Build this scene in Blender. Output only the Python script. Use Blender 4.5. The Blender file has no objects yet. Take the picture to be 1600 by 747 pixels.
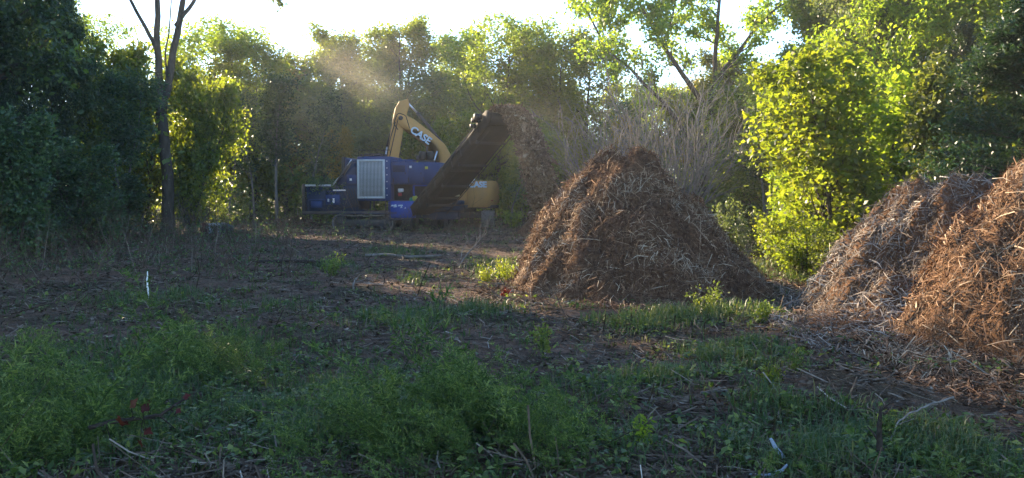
import bpy, math, random
import numpy as np
from mathutils import Vector, Matrix

# ------------------------------------------------------------------ camera, sky, sun, exposure
SC = bpy.context.scene
F_PX, W_PX, H_PX = 1386.0, 1600.0, 747.0
CAM_H = 2.0
PITCH = math.atan(73.5 / F_PX)
cam_d = bpy.data.cameras.new('camera')
cam_d.sensor_width = 36.0
cam_d.lens = 36.0 * F_PX / W_PX
cam_d.clip_start, cam_d.clip_end = 0.1, 3000.0
cam = bpy.data.objects.new('camera', cam_d)
SC.collection.objects.link(cam)
cam.location = (0, 0, CAM_H)
cam.rotation_euler = (math.radians(90) - PITCH, 0, 0)
SC.camera = cam

SUN_AZ, SUN_EL = math.radians(-38.5), math.radians(19.0)     # azimuth measured from +Y, negative = left
SUN_DIR = Vector((math.sin(SUN_AZ) * math.cos(SUN_EL), math.cos(SUN_AZ) * math.cos(SUN_EL), math.sin(SUN_EL)))
world = bpy.data.worlds.new('World')
SC.world = world
world.use_nodes = True
wn = world.node_tree
wn.nodes.clear()
w_out = wn.nodes.new('ShaderNodeOutputWorld')
w_bg = wn.nodes.new('ShaderNodeBackground')
w_sky = wn.nodes.new('ShaderNodeTexSky')
w_sky.sky_type = 'NISHITA'
w_sky.sun_disc = False
w_sky.sun_elevation = SUN_EL
w_sky.sun_rotation = SUN_AZ
w_sky.altitude = 300
w_sky.air_density = 1.0
w_sky.dust_density = 0.1
w_sky.ozone_density = 3.2
w_bg.inputs['Strength'].default_value = 0.12
wn.links.new(w_sky.outputs[0], w_bg.inputs[0])
wn.links.new(w_bg.outputs[0], w_out.inputs[0])

sun_d = bpy.data.lights.new('sun', 'SUN')
sun_d.energy = 5.0
sun_d.angle = math.radians(0.5)
sun_d.color = (1.0, 0.80, 0.54)
sun = bpy.data.objects.new('sun', sun_d)
SC.collection.objects.link(sun)
sun.rotation_euler = SUN_DIR.to_track_quat('Z', 'Y').to_euler()
sun.location = (-20, 30, 40)

vs = SC.view_settings
SC.display_settings.display_device = 'sRGB'
vs.view_transform = 'Standard'
vs.look = 'None'
vs.exposure = 2.2
vs.gamma = 1.0
vs.use_curve_mapping = False

cy = SC.cycles
cy.use_denoising = True
try:
    cy.denoiser = 'OPENIMAGEDENOISE'
except Exception:
    pass
cy.use_adaptive_sampling = True
cy.adaptive_threshold = 0.02
cy.max_bounces = 6
cy.diffuse_bounces = 3
cy.glossy_bounces = 2
cy.transmission_bounces = 4
cy.transparent_max_bounces = 4
cy.volume_bounces = 1
cy.sample_clamp_indirect = 4.0
cy.caustics_reflective = False
cy.caustics_refractive = False
SC.render.use_persistent_data = False

# ------------------------------------------------------------------ pixel <-> place
def ray(px, py):
    cx, cyy = (px - W_PX / 2) / F_PX, -(py - H_PX / 2) / F_PX
    cp, sp = math.cos(PITCH), math.sin(PITCH)
    return np.array([cx, cyy * sp + cp, cyy * cp - sp])

def P(px, py, depth):
    """point seen at (px, py) that stands `depth` metres ahead"""
    d = ray(px, py)
    t = depth / d[1]
    return np.array([d[0] * t, depth, CAM_H + d[2] * t])

def G(px, py):
    """ground point seen at (px, py)"""
    d = ray(px, py)
    t = CAM_H / -d[2]
    return np.array([d[0] * t, d[1] * t, 0.0])

RNG = np.random.default_rng(7)

# ------------------------------------------------------------------ noise
def vnoise(x, y, seed=0):
    x = np.asarray(x, float); y = np.asarray(y, float)
    xi, yi = np.floor(x).astype(np.int64), np.floor(y).astype(np.int64)
    fx, fy = x - xi, y - yi
    fx, fy = fx * fx * (3 - 2 * fx), fy * fy * (3 - 2 * fy)
    def h(a, b):
        n = (a * 374761393 + b * 668265263 + seed * 1442695041) & 0xFFFFFFFF
        n = ((n ^ (n >> 13)) * 1274126177) & 0xFFFFFFFF
        return ((n ^ (n >> 16)) & 0xFFFFFF) / float(0xFFFFFF) * 2 - 1
    a, b = h(xi, yi), h(xi + 1, yi)
    c, d = h(xi, yi + 1), h(xi + 1, yi + 1)
    return (a * (1 - fx) + b * fx) * (1 - fy) + (c * (1 - fx) + d * fx) * fy

def fbm(x, y, seed=0, octs=4, gain=0.5):
    s, a, f = 0.0, 1.0, 1.0
    for o in range(octs):
        s = s + a * vnoise(x * f + 17.3 * o, y * f - 9.1 * o, seed + o)
        a *= gain; f *= 2.03
    return s

def ground_z(x, y):
    x = np.asarray(x, float); y = np.asarray(y, float)
    r = np.hypot(x, y)
    fade = np.clip((r - 3.0) / 4.0, 0, 1)
    z = 0.10 * fbm(x / 5.5, y / 5.5, 3, 3) + 0.045 * fbm(x / 0.9, y / 0.9, 11, 3)
    # wheel and track ruts crossing the clearing
    for (k, off, amp) in ((0.10, 9.3, 0.06), (0.10, 10.9, 0.06), (-0.05, 14.6, 0.05)):
        q = y - off - k * x - 0.5 * np.sin(x / 4.0)
        z = z - amp * np.exp(-(q / 0.28) ** 2) * np.clip(1 - np.abs(x) / 14, 0, 1)
    z = z * fade * np.clip(1.6 - r / 90.0, 0, 1)
    # earth hollow with thrown-up spoil beside the nearest mulch heap
    z = z + 0.16 * np.exp(-(((x - 3.3) / 0.7) ** 2 + ((y - 8.6) / 0.4) ** 2)) * (1 + 0.5 * vnoise(x * 6, y * 6, 5))
    # far ground rises a little under the woods
    return z + 0.9 * np.clip((r - 55) / 60.0, 0, 1) ** 2

# ------------------------------------------------------------------ mesh helpers
def np_mesh(name, V, faces, rnd=None, smooth=False, mat=None):
    """V (n,3); faces: list of int arrays (m,3) or (m,4)"""
    V = np.ascontiguousarray(V, dtype=np.float32)
    faces = [np.asarray(f, dtype=np.int32) for f in faces if len(f)]
    me = bpy.data.meshes.new(name)
    me.vertices.add(len(V))
    me.vertices.foreach_set('co', V.ravel())
    loops = np.concatenate([f.ravel() for f in faces]) if faces else np.zeros(0, np.int32)
    tot = np.concatenate([np.full(len(f), f.shape[1], np.int32) for f in faces]) if faces else np.zeros(0, np.int32)
    start = np.concatenate([[0], np.cumsum(tot)[:-1]]).astype(np.int32)
    me.loops.add(len(loops))
    me.loops.foreach_set('vertex_index', loops.astype(np.int32))
    me.polygons.add(len(tot))
    me.polygons.foreach_set('loop_start', start)
    if smooth:
        me.polygons.foreach_set('use_smooth', np.ones(len(tot), dtype=bool))
    me.update(calc_edges=True)
    if rnd is not None:
        at = me.attributes.new('rnd', 'FLOAT', 'POINT')
        at.data.foreach_set('value', np.ascontiguousarray(rnd, dtype=np.float32))
    if mat is not None:
        me.materials.append(mat)
    return me

class Geo:
    """collects pieces and builds ONE mesh"""
    def __init__(self):
        self.V, self.Q, self.T, self.R, self.n = [], [], [], [], 0
    def add(self, V, Q=None, T=None, rnd=None):
        V = np.asarray(V, float).reshape(-1, 3)
        self.V.append(V)
        if Q is not None and len(Q): self.Q.append(np.asarray(Q, np.int64).reshape(-1, 4) + self.n)
        if T is not None and len(T): self.T.append(np.asarray(T, np.int64).reshape(-1, 3) + self.n)
        if rnd is None: rnd = 0.5
        self.R.append(np.broadcast_to(np.asarray(rnd, float), (len(V),)).copy())
        self.n += len(V)
        return self
    def mesh(self, name, mat=None, smooth=False):
        V = np.concatenate(self.V) if self.V else np.zeros((0, 3))
        fs = []
        if self.Q: fs.append(np.concatenate(self.Q))
        if self.T: fs.append(np.concatenate(self.T))
        return np_mesh(name, V, fs, np.concatenate(self.R) if self.R else None, smooth, mat)
    # -- shapes
    def box(self, c, s, rot=None, rnd=None, chamfer=0.0):
        c = np.asarray(c, float); h = np.asarray(s, float) / 2
        if chamfer > 0:
            ch = min(chamfer, h.min() * 0.6)
            pts, quads, tris = [], [], []
            idx = {}
            for ax in range(3):
                for sx in (-1, 1):
                    for sy in (-1, 1):
                        for sz in (-1, 1):
                            p = [sx * h[0], sy * h[1], sz * h[2]]
                            sg = (sx, sy, sz)
                            for k in range(3):
                                if k != ax: p[k] -= sg[k] * ch
                            idx[(ax, sx, sy, sz)] = len(pts); pts.append(p)
            for ax in range(3):
                o = [k for k in range(3) if k != ax]
                for s1 in (-1, 1):
                    ring = []
                    for (a, b) in ((-1, -1), (1, -1), (1, 1), (-1, 1)):
                        sg = [0, 0, 0]; sg[ax] = s1; sg[o[0]] = a; sg[o[1]] = b
                        ring.append(idx[(ax, *sg)])
                    flip = (s1 > 0) ^ (ax == 1)
                    quads.append(ring if flip else ring[::-1])
            for ax in range(3):             # edges parallel to ax join faces of the two other axes
                o = [k for k in range(3) if k != ax]
                for a in (-1, 1):
                    for b in (-1, 1):
                        def g(fx, s):
                            sg = [0, 0, 0]; sg[ax] = s; sg[o[0]] = a; sg[o[1]] = b
                            return idx[(fx, *sg)]
                        q = [g(o[0], -1), g(o[0], 1), g(o[1], 1), g(o[1], -1)]
                        pv = np.array([pts[i] for i in q]); n = np.cross(pv[1] - pv[0], pv[2] - pv[1])
                        quads.append(q if n @ pv.mean(0) > 0 else q[::-1])
            for sx in (-1, 1):
                for sy in (-1, 1):
                    for sz in (-1, 1):
                        t = [idx[(k, sx, sy, sz)] for k in range(3)]
                        pv = np.array([pts[i] for i in t]); n = np.cross(pv[1] - pv[0], pv[2] - pv[1])
                        tris.append(t if n @ pv.mean(0) > 0 else t[::-1])
            V = np.array(pts)
            if rot is not None: V = V @ np.asarray(rot).T
            return self.add(V + c, quads, tris, rnd)
        V = np.array([[x, y, z] for x in (-h[0], h[0]) for y in (-h[1], h[1]) for z in (-h[2], h[2])])
        if rot is not None: V = V @ np.asarray(rot).T
        Q = [[0, 1, 3, 2], [4, 6, 7, 5], [0, 4, 5, 1], [2, 3, 7, 6], [0, 2, 6, 4], [1, 5, 7, 3]]
        return self.add(V + c, Q, None, rnd)
    def prism(self, poly, a0, a1, axis='y', rnd=None):
        """polygon (list of 2D points) extruded along an axis from a0 to a1, fan-capped (convex or near convex)"""
        n = len(poly)
        def mk(u, v, a):
            return {'y': (u, a, v), 'x': (a, u, v), 'z': (u, v, a)}[axis]
        V = [mk(u, v, a0) for u, v in poly] + [mk(u, v, a1) for u, v in poly]
        cu, cv = np.mean([p[0] for p in poly]), np.mean([p[1] for p in poly])
        V += [mk(cu, cv, a0), mk(cu, cv, a1)]
        Q = [[i, (i + 1) % n, n + (i + 1) % n, n + i] for i in range(n)]
        T = [[2 * n, (i + 1) % n, i] for i in range(n)] + [[2 * n + 1, n + i, n + (i + 1) % n] for i in range(n)]
        return self.add(V, Q, T, rnd)
    def tube(self, pts, rad, sides=8, rnd=None, caps=True):
        pts = np.asarray(pts, float)
        rad = np.broadcast_to(np.asarray(rad, float), (len(pts),))
        V, Q = tubes(pts[None], rad[None], sides)
        T = None
        if caps:
            m = len(pts); V = np.vstack([V, pts[0], pts[-1]]); k = m * sides
            T = [[k, (i + 1) % sides, i] for i in range(sides)]
            T += [[k + 1, (m - 1) * sides + i, (m - 1) * sides + (i + 1) % sides] for i in range(sides)]
        return self.add(V, Q, T, rnd)

def tubes(PTS, RAD, sides=5):
    """PTS (n,m,3), RAD (n,m) -> verts, quads for n tubes at once"""
    n, m, _ = PTS.shape
    T = np.gradient(PTS, axis=1)
    T /= np.linalg.norm(T, axis=2, keepdims=True) + 1e-9
    ref = np.where(np.abs(T[:, :1, 2:3]) > 0.8, np.array([1.0, 0, 0]), np.array([0, 0, 1.0]))
    U = np.cross(T, np.broadcast_to(ref, T.shape)); U /= np.linalg.norm(U, axis=2, keepdims=True) + 1e-9
    Wv = np.cross(T, U)
    a = np.arange(sides) * 2 * math.pi / sides
    ring = np.cos(a)[None, None, :, None] * U[:, :, None] + np.sin(a)[None, None, :, None] * Wv[:, :, None]
    V = (PTS[:, :, None] + RAD[:, :, None, None] * ring).reshape(-1, 3)
    i = np.arange(n)[:, None, None] * m * sides
    j = np.arange(m - 1)[None, :, None] * sides
    k = np.arange(sides)[None, None, :]
    k2 = (k + 1) % sides
    Q = np.stack([i + j + k, i + j + k2, i + j + sides + k2, i + j + sides + k], -1).reshape(-1, 4)
    return V, Q

COL = SC.collection
def link(o, parent=None):
    COL.objects.link(o)
    if parent is not None: o.parent = parent
    return o

def obj(name, me, parent=None, loc=None, rot=None):
    o = link(bpy.data.objects.new(name, me), parent)
    if loc is not None: o.location = [float(v) for v in loc]
    if rot is not None: o.rotation_euler = rot
    return o

def thing(name, loc, label, cat, group=None, rotz=0.0):
    o = link(bpy.data.objects.new(name, None))
    o.empty_display_size = 0.2
    o.location = [float(v) for v in loc]
    o.rotation_euler = (0, 0, rotz)
    return tag(o, label, cat, group)

def tag(o, label=None, cat=None, group=None, kind=None):
    if label: o['label'] = label
    if cat: o['category'] = cat
    if group: o['group'] = group
    if kind: o['kind'] = kind
    return o

# ------------------------------------------------------------------ materials (all node based)
def new_mat(name):
    m = bpy.data.materials.new(name); m.use_nodes = True
    nt = m.node_tree
    for n in list(nt.nodes): nt.nodes.remove(n)
    return m, nt, nt.nodes.new('ShaderNodeOutputMaterial')

def ramp(nt, fac, stops):
    r = nt.nodes.new('ShaderNodeValToRGB')
    e = r.color_ramp.elements
    while len(e) < len(stops): e.new(0.5)
    for k, (p, c) in enumerate(stops):
        e[k].position = p; e[k].color = (*c, 1)
    if fac is not None: nt.links.new(fac, r.inputs[0])
    return r.outputs[0]

def tex_noise(nt, scale, detail=4, rough=0.55, coord='Object', vec=None):
    n = nt.nodes.new('ShaderNodeTexNoise')
    n.inputs['Scale'].default_value = scale
    n.inputs['Detail'].default_value = detail
    n.inputs['Roughness'].default_value = rough
    if vec is None:
        tc = nt.nodes.new('ShaderNodeTexCoord'); vec = tc.outputs[coord]
    nt.links.new(vec, n.inputs['Vector'])
    return n.outputs[0]

def mixc(nt, fac, a, b, mode='MIX'):
    m = nt.nodes.new('ShaderNodeMix'); m.data_type = 'RGBA'; m.blend_type = mode
    for sock, v in ((m.inputs[0], fac), (m.inputs[6], a), (m.inputs[7], b)):
        if hasattr(v, 'is_output'): nt.links.new(v, sock)
        elif isinstance(v, (int, float)): sock.default_value = v
        else: sock.default_value = (*v, 1)
    return m.outputs[2]

def attr(nt, name='rnd'):
    a = nt.nodes.new('ShaderNodeAttribute'); a.attribute_name = name
    return a.outputs['Fac']

def leaf_mat(name, dark, mid, light, trans, tmix=0.5, objvar=0.25, spec=0.5):
    m, nt, out = new_mat(name)
    base = ramp(nt, attr(nt), [(0.0, dark), (0.55, mid), (1.0, light)])
    oi = nt.nodes.new('ShaderNodeObjectInfo')
    hs = nt.nodes.new('ShaderNodeHueSaturation')
    mr = nt.nodes.new('ShaderNodeMapRange')
    mr.inputs[3].default_value = 1 - objvar; mr.inputs[4].default_value = 1 + objvar
    nt.links.new(oi.outputs['Random'], mr.inputs[0]); nt.links.new(mr.outputs[0], hs.inputs['Value'])
    mr2 = nt.nodes.new('ShaderNodeMapRange')
    mr2.inputs[3].default_value = 0.49; mr2.inputs[4].default_value = 0.515
    nt.links.new(oi.outputs['Random'], mr2.inputs[0]); nt.links.new(mr2.outputs[0], hs.inputs['Hue'])
    nt.links.new(base, hs.inputs['Color'])
    p = nt.nodes.new('ShaderNodeBsdfPrincipled')
    p.inputs['Roughness'].default_value = 0.42
    p.inputs['Specular IOR Level'].default_value = spec
    nt.links.new(hs.outputs[0], p.inputs['Base Color'])
    t = nt.nodes.new('ShaderNodeBsdfTranslucent')
    tc = mixc(nt, 1.0, hs.outputs[0], trans, 'MULTIPLY')
    nt.links.new(tc, t.inputs['Color'])
    ms = nt.nodes.new('ShaderNodeMixShader'); ms.inputs[0].default_value = tmix
    nt.links.new(p.outputs[0], ms.inputs[1]); nt.links.new(t.outputs[0], ms.inputs[2])
    nt.links.new(ms.outputs[0], out.inputs[0])
    return m

def simple_mat(name, stops, rough=0.8, scale=8, spec=0.3, metal=0.0, bump=0.0, bscale=30, use_attr=False, coord='Object', stretch=None):
    m, nt, out = new_mat(name)
    vec = None
    if stretch:
        tc = nt.nodes.new('ShaderNodeTexCoord'); mp = nt.nodes.new('ShaderNodeMapping')
        mp.inputs['Scale'].default_value = stretch
        nt.links.new(tc.outputs[coord], mp.inputs[0]); vec = mp.outputs[0]
    f = attr(nt) if use_attr else tex_noise(nt, scale, 5, 0.6, coord, vec)
    c = ramp(nt, f, stops)
    if use_attr:
        nz = tex_noise(nt, scale, 4, 0.6, coord, vec)
        g = ramp(nt, nz, [(0.25, (0.55, 0.55, 0.55)), (0.75, (1.35, 1.35, 1.35))])
        c = mixc(nt, 1.0, c, g, 'MULTIPLY')
    p = nt.nodes.new('ShaderNodeBsdfPrincipled')
    p.inputs['Roughness'].default_value = rough
    p.inputs['Specular IOR Level'].default_value = spec
    p.inputs['Metallic'].default_value = metal
    nt.links.new(c, p.inputs['Base Color'])
    if bump > 0:
        b = nt.nodes.new('ShaderNodeBump'); b.inputs['Strength'].default_value = bump; b.inputs['Distance'].default_value = 0.05
        nt.links.new(tex_noise(nt, bscale, 6, 0.65, coord, vec), b.inputs['Height'])
        nt.links.new(b.outputs[0], p.inputs['Normal'])
    nt.links.new(p.outputs[0], out.inputs[0])
    return m

def paint_mat(name, col, dirt=(0.10, 0.075, 0.05), amount=0.5, rough=0.45, metal=0.0, scale=2.2, spec=0.4):
    """painted or bare metal under a film of wood dust: scuffs at two scales"""
    m, nt, out = new_mat(name)
    a = tex_noise(nt, scale, 8, 0.68)
    b = tex_noise(nt, scale * 9, 4, 0.6)
    f = mixc(nt, 0.35, a, b)
    f2 = ramp(nt, f, [(0.5 - 0.28 * amount, (0, 0, 0)), (0.72, (amount, amount, amount))])
    c = mixc(nt, f2, col, dirt)
    p = nt.nodes.new('ShaderNodeBsdfPrincipled')
    nt.links.new(c, p.inputs['Base Color'])
    rr = ramp(nt, f, [(0.3, (rough,) * 3), (0.7, (min(1, rough + 0.4),) * 3)])
    nt.links.new(rr, p.inputs['Roughness'])
    p.inputs['Metallic'].default_value = metal
    p.inputs['Specular IOR Level'].default_value = spec
    nt.links.new(p.outputs[0], out.inputs[0])
    return m

M = {}
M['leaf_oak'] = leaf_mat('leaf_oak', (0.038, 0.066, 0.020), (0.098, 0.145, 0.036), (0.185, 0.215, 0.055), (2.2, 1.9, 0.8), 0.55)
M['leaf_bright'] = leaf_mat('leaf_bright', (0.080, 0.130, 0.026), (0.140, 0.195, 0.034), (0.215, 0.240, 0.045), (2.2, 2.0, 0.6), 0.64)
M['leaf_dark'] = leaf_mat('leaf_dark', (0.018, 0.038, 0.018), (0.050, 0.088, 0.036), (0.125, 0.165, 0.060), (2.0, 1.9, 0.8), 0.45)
M['leaf_gold'] = leaf_mat('leaf_gold', (0.13, 0.12, 0.02), (0.24, 0.19, 0.025), (0.36, 0.24, 0.03), (1.7, 1.4, 0.6), 0.5)
M['leaf_grey'] = leaf_mat('leaf_grey', (0.06, 0.085, 0.04), (0.10, 0.135, 0.058), (0.15, 0.18, 0.08), (2.0, 1.9, 0.9), 0.5)
M['cedar'] = leaf_mat('cedar', (0.014, 0.034, 0.018), (0.028, 0.056, 0.024), (0.050, 0.082, 0.030), (1.6, 1.6, 0.7), 0.3)
M['weed'] = leaf_mat('weed', (0.026, 0.054, 0.014), (0.082, 0.132, 0.034), (0.21, 0.255, 0.075), (1.6, 1.6, 0.8), 0.4, 0.0, 0.2)
M['grass'] = leaf_mat('grass', (0.040, 0.075, 0.030), (0.080, 0.125, 0.046), (0.20, 0.18, 0.09), (1.6, 1.5, 0.8), 0.4, 0.0, 0.2)
M['red_leaf'] = leaf_mat('red_leaf', (0.05, 0.010, 0.010), (0.09, 0.018, 0.016), (0.11, 0.035, 0.016), (1.8, 1.2, 0.9), 0.4, 0.1, 0.2)
M['bark'] = simple_mat('bark', [(0.25, (0.035, 0.027, 0.020)), (0.55, (0.085, 0.068, 0.052)), (0.85, (0.16, 0.135, 0.11))], 0.9, 6, 0.15, 0, 0.6, 22, stretch=(1, 1, 0.25))
M['bark_pale'] = simple_mat('bark_pale', [(0.25, (0.10, 0.085, 0.07)), (0.6, (0.20, 0.175, 0.15)), (0.9, (0.30, 0.27, 0.24))], 0.9, 6, 0.15, 0, 0.4, 22, stretch=(1, 1, 0.3))
M['twig'] = simple_mat('twig', [(0.0, (0.040, 0.028, 0.020)), (0.55, (0.125, 0.088, 0.062)), (0.85, (0.26, 0.21, 0.16)), (1.0, (0.44, 0.39, 0.33))], 0.9, 20, 0.1, use_attr=True)
M['fibre'] = simple_mat('fibre', [(0.0, (0.060, 0.034, 0.021)), (0.40, (0.165, 0.092, 0.053)), (0.72, (0.285, 0.175, 0.104)), (0.9, (0.38, 0.265, 0.170)), (1.0, (0.47, 0.37, 0.26))], 0.92, 14, 0.1, use_attr=True)
M['mulch'] = simple_mat('mulch', [(0.2, (0.045, 0.025, 0.015)), (0.5, (0.135, 0.072, 0.040)), (0.8, (0.24, 0.135, 0.076))], 0.95, 11, 0.05, 0, 0.9, 40)
M['fibre_grey'] = simple_mat('fibre_grey', [(0.0, (0.075, 0.056, 0.045)), (0.40, (0.175, 0.138, 0.110)), (0.72, (0.29, 0.24, 0.195)), (0.9, (0.40, 0.345, 0.285)), (1.0, (0.50, 0.45, 0.38))], 0.92, 14, 0.1, use_attr=True)
M['bark_grey'] = simple_mat('bark_grey', [(0.25, (0.13, 0.115, 0.105)), (0.6, (0.22, 0.20, 0.185)), (0.9, (0.32, 0.295, 0.27))], 0.9, 6, 0.15)
# ------------------------------------------------------------------ ground
def soil_material():
    m, nt, out = new_mat('soil')
    big = tex_noise(nt, 0.45, 6, 0.6)
    mid = tex_noise(nt, 3.2, 8, 0.7)
    fine = tex_noise(nt, 34, 6, 0.7)
    c1 = ramp(nt, mid, [(0.25, (0.055, 0.035, 0.025)), (0.5, (0.145, 0.090, 0.062)), (0.75, (0.25, 0.16, 0.11))])
    c2 = ramp(nt, mid, [(0.25, (0.022, 0.024, 0.014)), (0.55, (0.048, 0.050, 0.028)), (0.8, (0.09, 0.08, 0.05))])
    f = ramp(nt, big, [(0.50, (0, 0, 0)), (0.66, (1, 1, 1))])
    c = mixc(nt, f, c1, c2)
    g = ramp(nt, fine, [(0.25, (0.45, 0.45, 0.45)), (0.75, (1.5, 1.45, 1.4))])
    c = mixc(nt, 1.0, c, g, 'MULTIPLY')
    p = nt.nodes.new('ShaderNodeBsdfPrincipled')
    p.inputs['Roughness'].default_value = 0.95
    p.inputs['Specular IOR Level'].default_value = 0.1
    nt.links.new(c, p.inputs['Base Color'])
    b = nt.nodes.new('ShaderNodeBump'); b.inputs['Strength'].default_value = 0.9; b.inputs['Distance'].default_value = 0.06
    nt.links.new(fine, b.inputs['Height']); nt.links.new(b.outputs[0], p.inputs['Normal'])
    nt.links.new(p.outputs[0], out.inputs[0])
    return m
M['soil'] = soil_material()

def axis(lo, hi, fine_lo, fine_hi, step, grow=1.12):
    a = list(np.arange(fine_lo, fine_hi, step))
    s, v = step, a[-1]
    while v < hi: s *= grow; v += s; a.append(min(v, hi))
    s, v = step, a[0]
    while v > lo: s *= grow; v -= s; a.insert(0, max(v, lo))
    return np.array(a)
gx = axis(-900, 900, -9, 10, 0.125, 1.06)
gy = axis(-300, 1200, 4.5, 20, 0.115, 1.05)
GX, GY = np.meshgrid(gx, gy, indexing='ij')
GZ = ground_z(GX, GY)
nx, ny = len(gx), len(gy)
ii, jj = np.meshgrid(np.arange(nx - 1), np.arange(ny - 1), indexing='ij')
k0 = (ii * ny + jj).ravel()
ground_me = np_mesh('ground', np.stack([GX, GY, GZ], -1).reshape(-1, 3),
                    [np.stack([k0, k0 + ny, k0 + ny + 1, k0 + 1], -1)], None, True, M['soil'])
ground = tag(obj('ground', ground_me), kind='structure')

# ------------------------------------------------------------------ trees
def unit(v): return v / (np.linalg.norm(v, axis=-1, keepdims=True) + 1e-9)

def polyline(base, direction, length, m, up, wander, rng):
    """grow n branches of m points"""
    n = len(base)
    pts = np.zeros((n, m, 3)); pts[:, 0] = base
    d = unit(direction.copy())
    step = (length / (m - 1))[:, None]
    upv = np.array([0, 0, 1.0])
    for i in range(1, m):
        d = unit(d + upv * up / m + rng.normal(0, wander, (n, 3)))
        pts[:, i] = pts[:, i - 1] + d * step
    return pts

def along(pts, rad, t):
    n, m, _ = pts.shape
    f = t * (m - 1); i = np.clip(f.astype(int), 0, m - 2); fr = (f - i)[:, None]
    r = np.arange(n)
    p = pts[r, i] * (1 - fr) + pts[r, i + 1] * fr
    tan = unit(pts[r, i + 1] - pts[r, i])
    rr = rad[r, i] * (1 - fr[:, 0]) + rad[r, i + 1] * fr[:, 0]
    return p, tan, rr

def children(pts, rad, k, t0, t1, ang, rng, lenf, m, up, wander, thin=0.6, tip=0.25):
    n = len(pts)
    pid = np.repeat(np.arange(n), k)
    t = t0 + (t1 - t0) * (np.tile(np.arange(k), n) + rng.random(n * k)) / k
    p, tan, rr = along(pts[pid], rad[pid], t)
    perp = unit(np.cross(tan, unit(rng.normal(size=(n * k, 3)))))
    a = np.radians(rng.normal(ang, 9, n * k))[:, None]
    d = tan * np.cos(a) + perp * np.sin(a)
    L = lenf(t, pid)
    q = polyline(p, d, L, m, up, wander, rng)
    s = np.linspace(0, 1, m)[None]
    r = (rr * thin)[:, None] * (1 - (1 - tip) * s)
    return q, np.maximum(r, 0.003), t, pid

def leaves_from(pts, n_per, spread, size, rng, droop=0.2, aspect=0.55, t0=0.15):
    n, m, _ = pts.shape
    pid = np.repeat(np.arange(n), n_per)
    t = t0 + (1 - t0) * rng.random(len(pid))
    f = t * (m - 1); i = np.clip(f.astype(int), 0, m - 2); fr = (f - i)[:, None]
    c = pts[pid, i] * (1 - fr) + pts[pid, i + 1] * fr + rng.normal(0, spread, (len(pid), 3))
    N = len(c)
    ax = unit(rng.normal(size=(N, 3)) + np.array([0, 0, -droop]))
    nrm = unit(rng.normal(size=(N, 3)) + np.array([0, 0, 0.7]))
    sd = unit(np.cross(ax, nrm)); up = np.cross(sd, ax)
    s = (size * (0.55 + 0.9 * rng.random(N)))[:, None]
    V = np.stack([c, c + ax * s * 0.5 + sd * s * aspect * 0.5 + up * s * 0.10, c + ax * s,
                  c + ax * s * 0.5 - sd * s * aspect * 0.5 + up * s * 0.10], 1).reshape(-1, 3)
    Q = np.arange(4 * N).reshape(-1, 4)
    # tint: each twig its own shade of green plus leaf to leaf variation
    tw = rng.random(n)[pid]
    rv = np.clip(0.55 * tw + 0.45 * rng.random(N), 0, 1)
    return V, Q, np.repeat(rv, 4)

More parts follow.
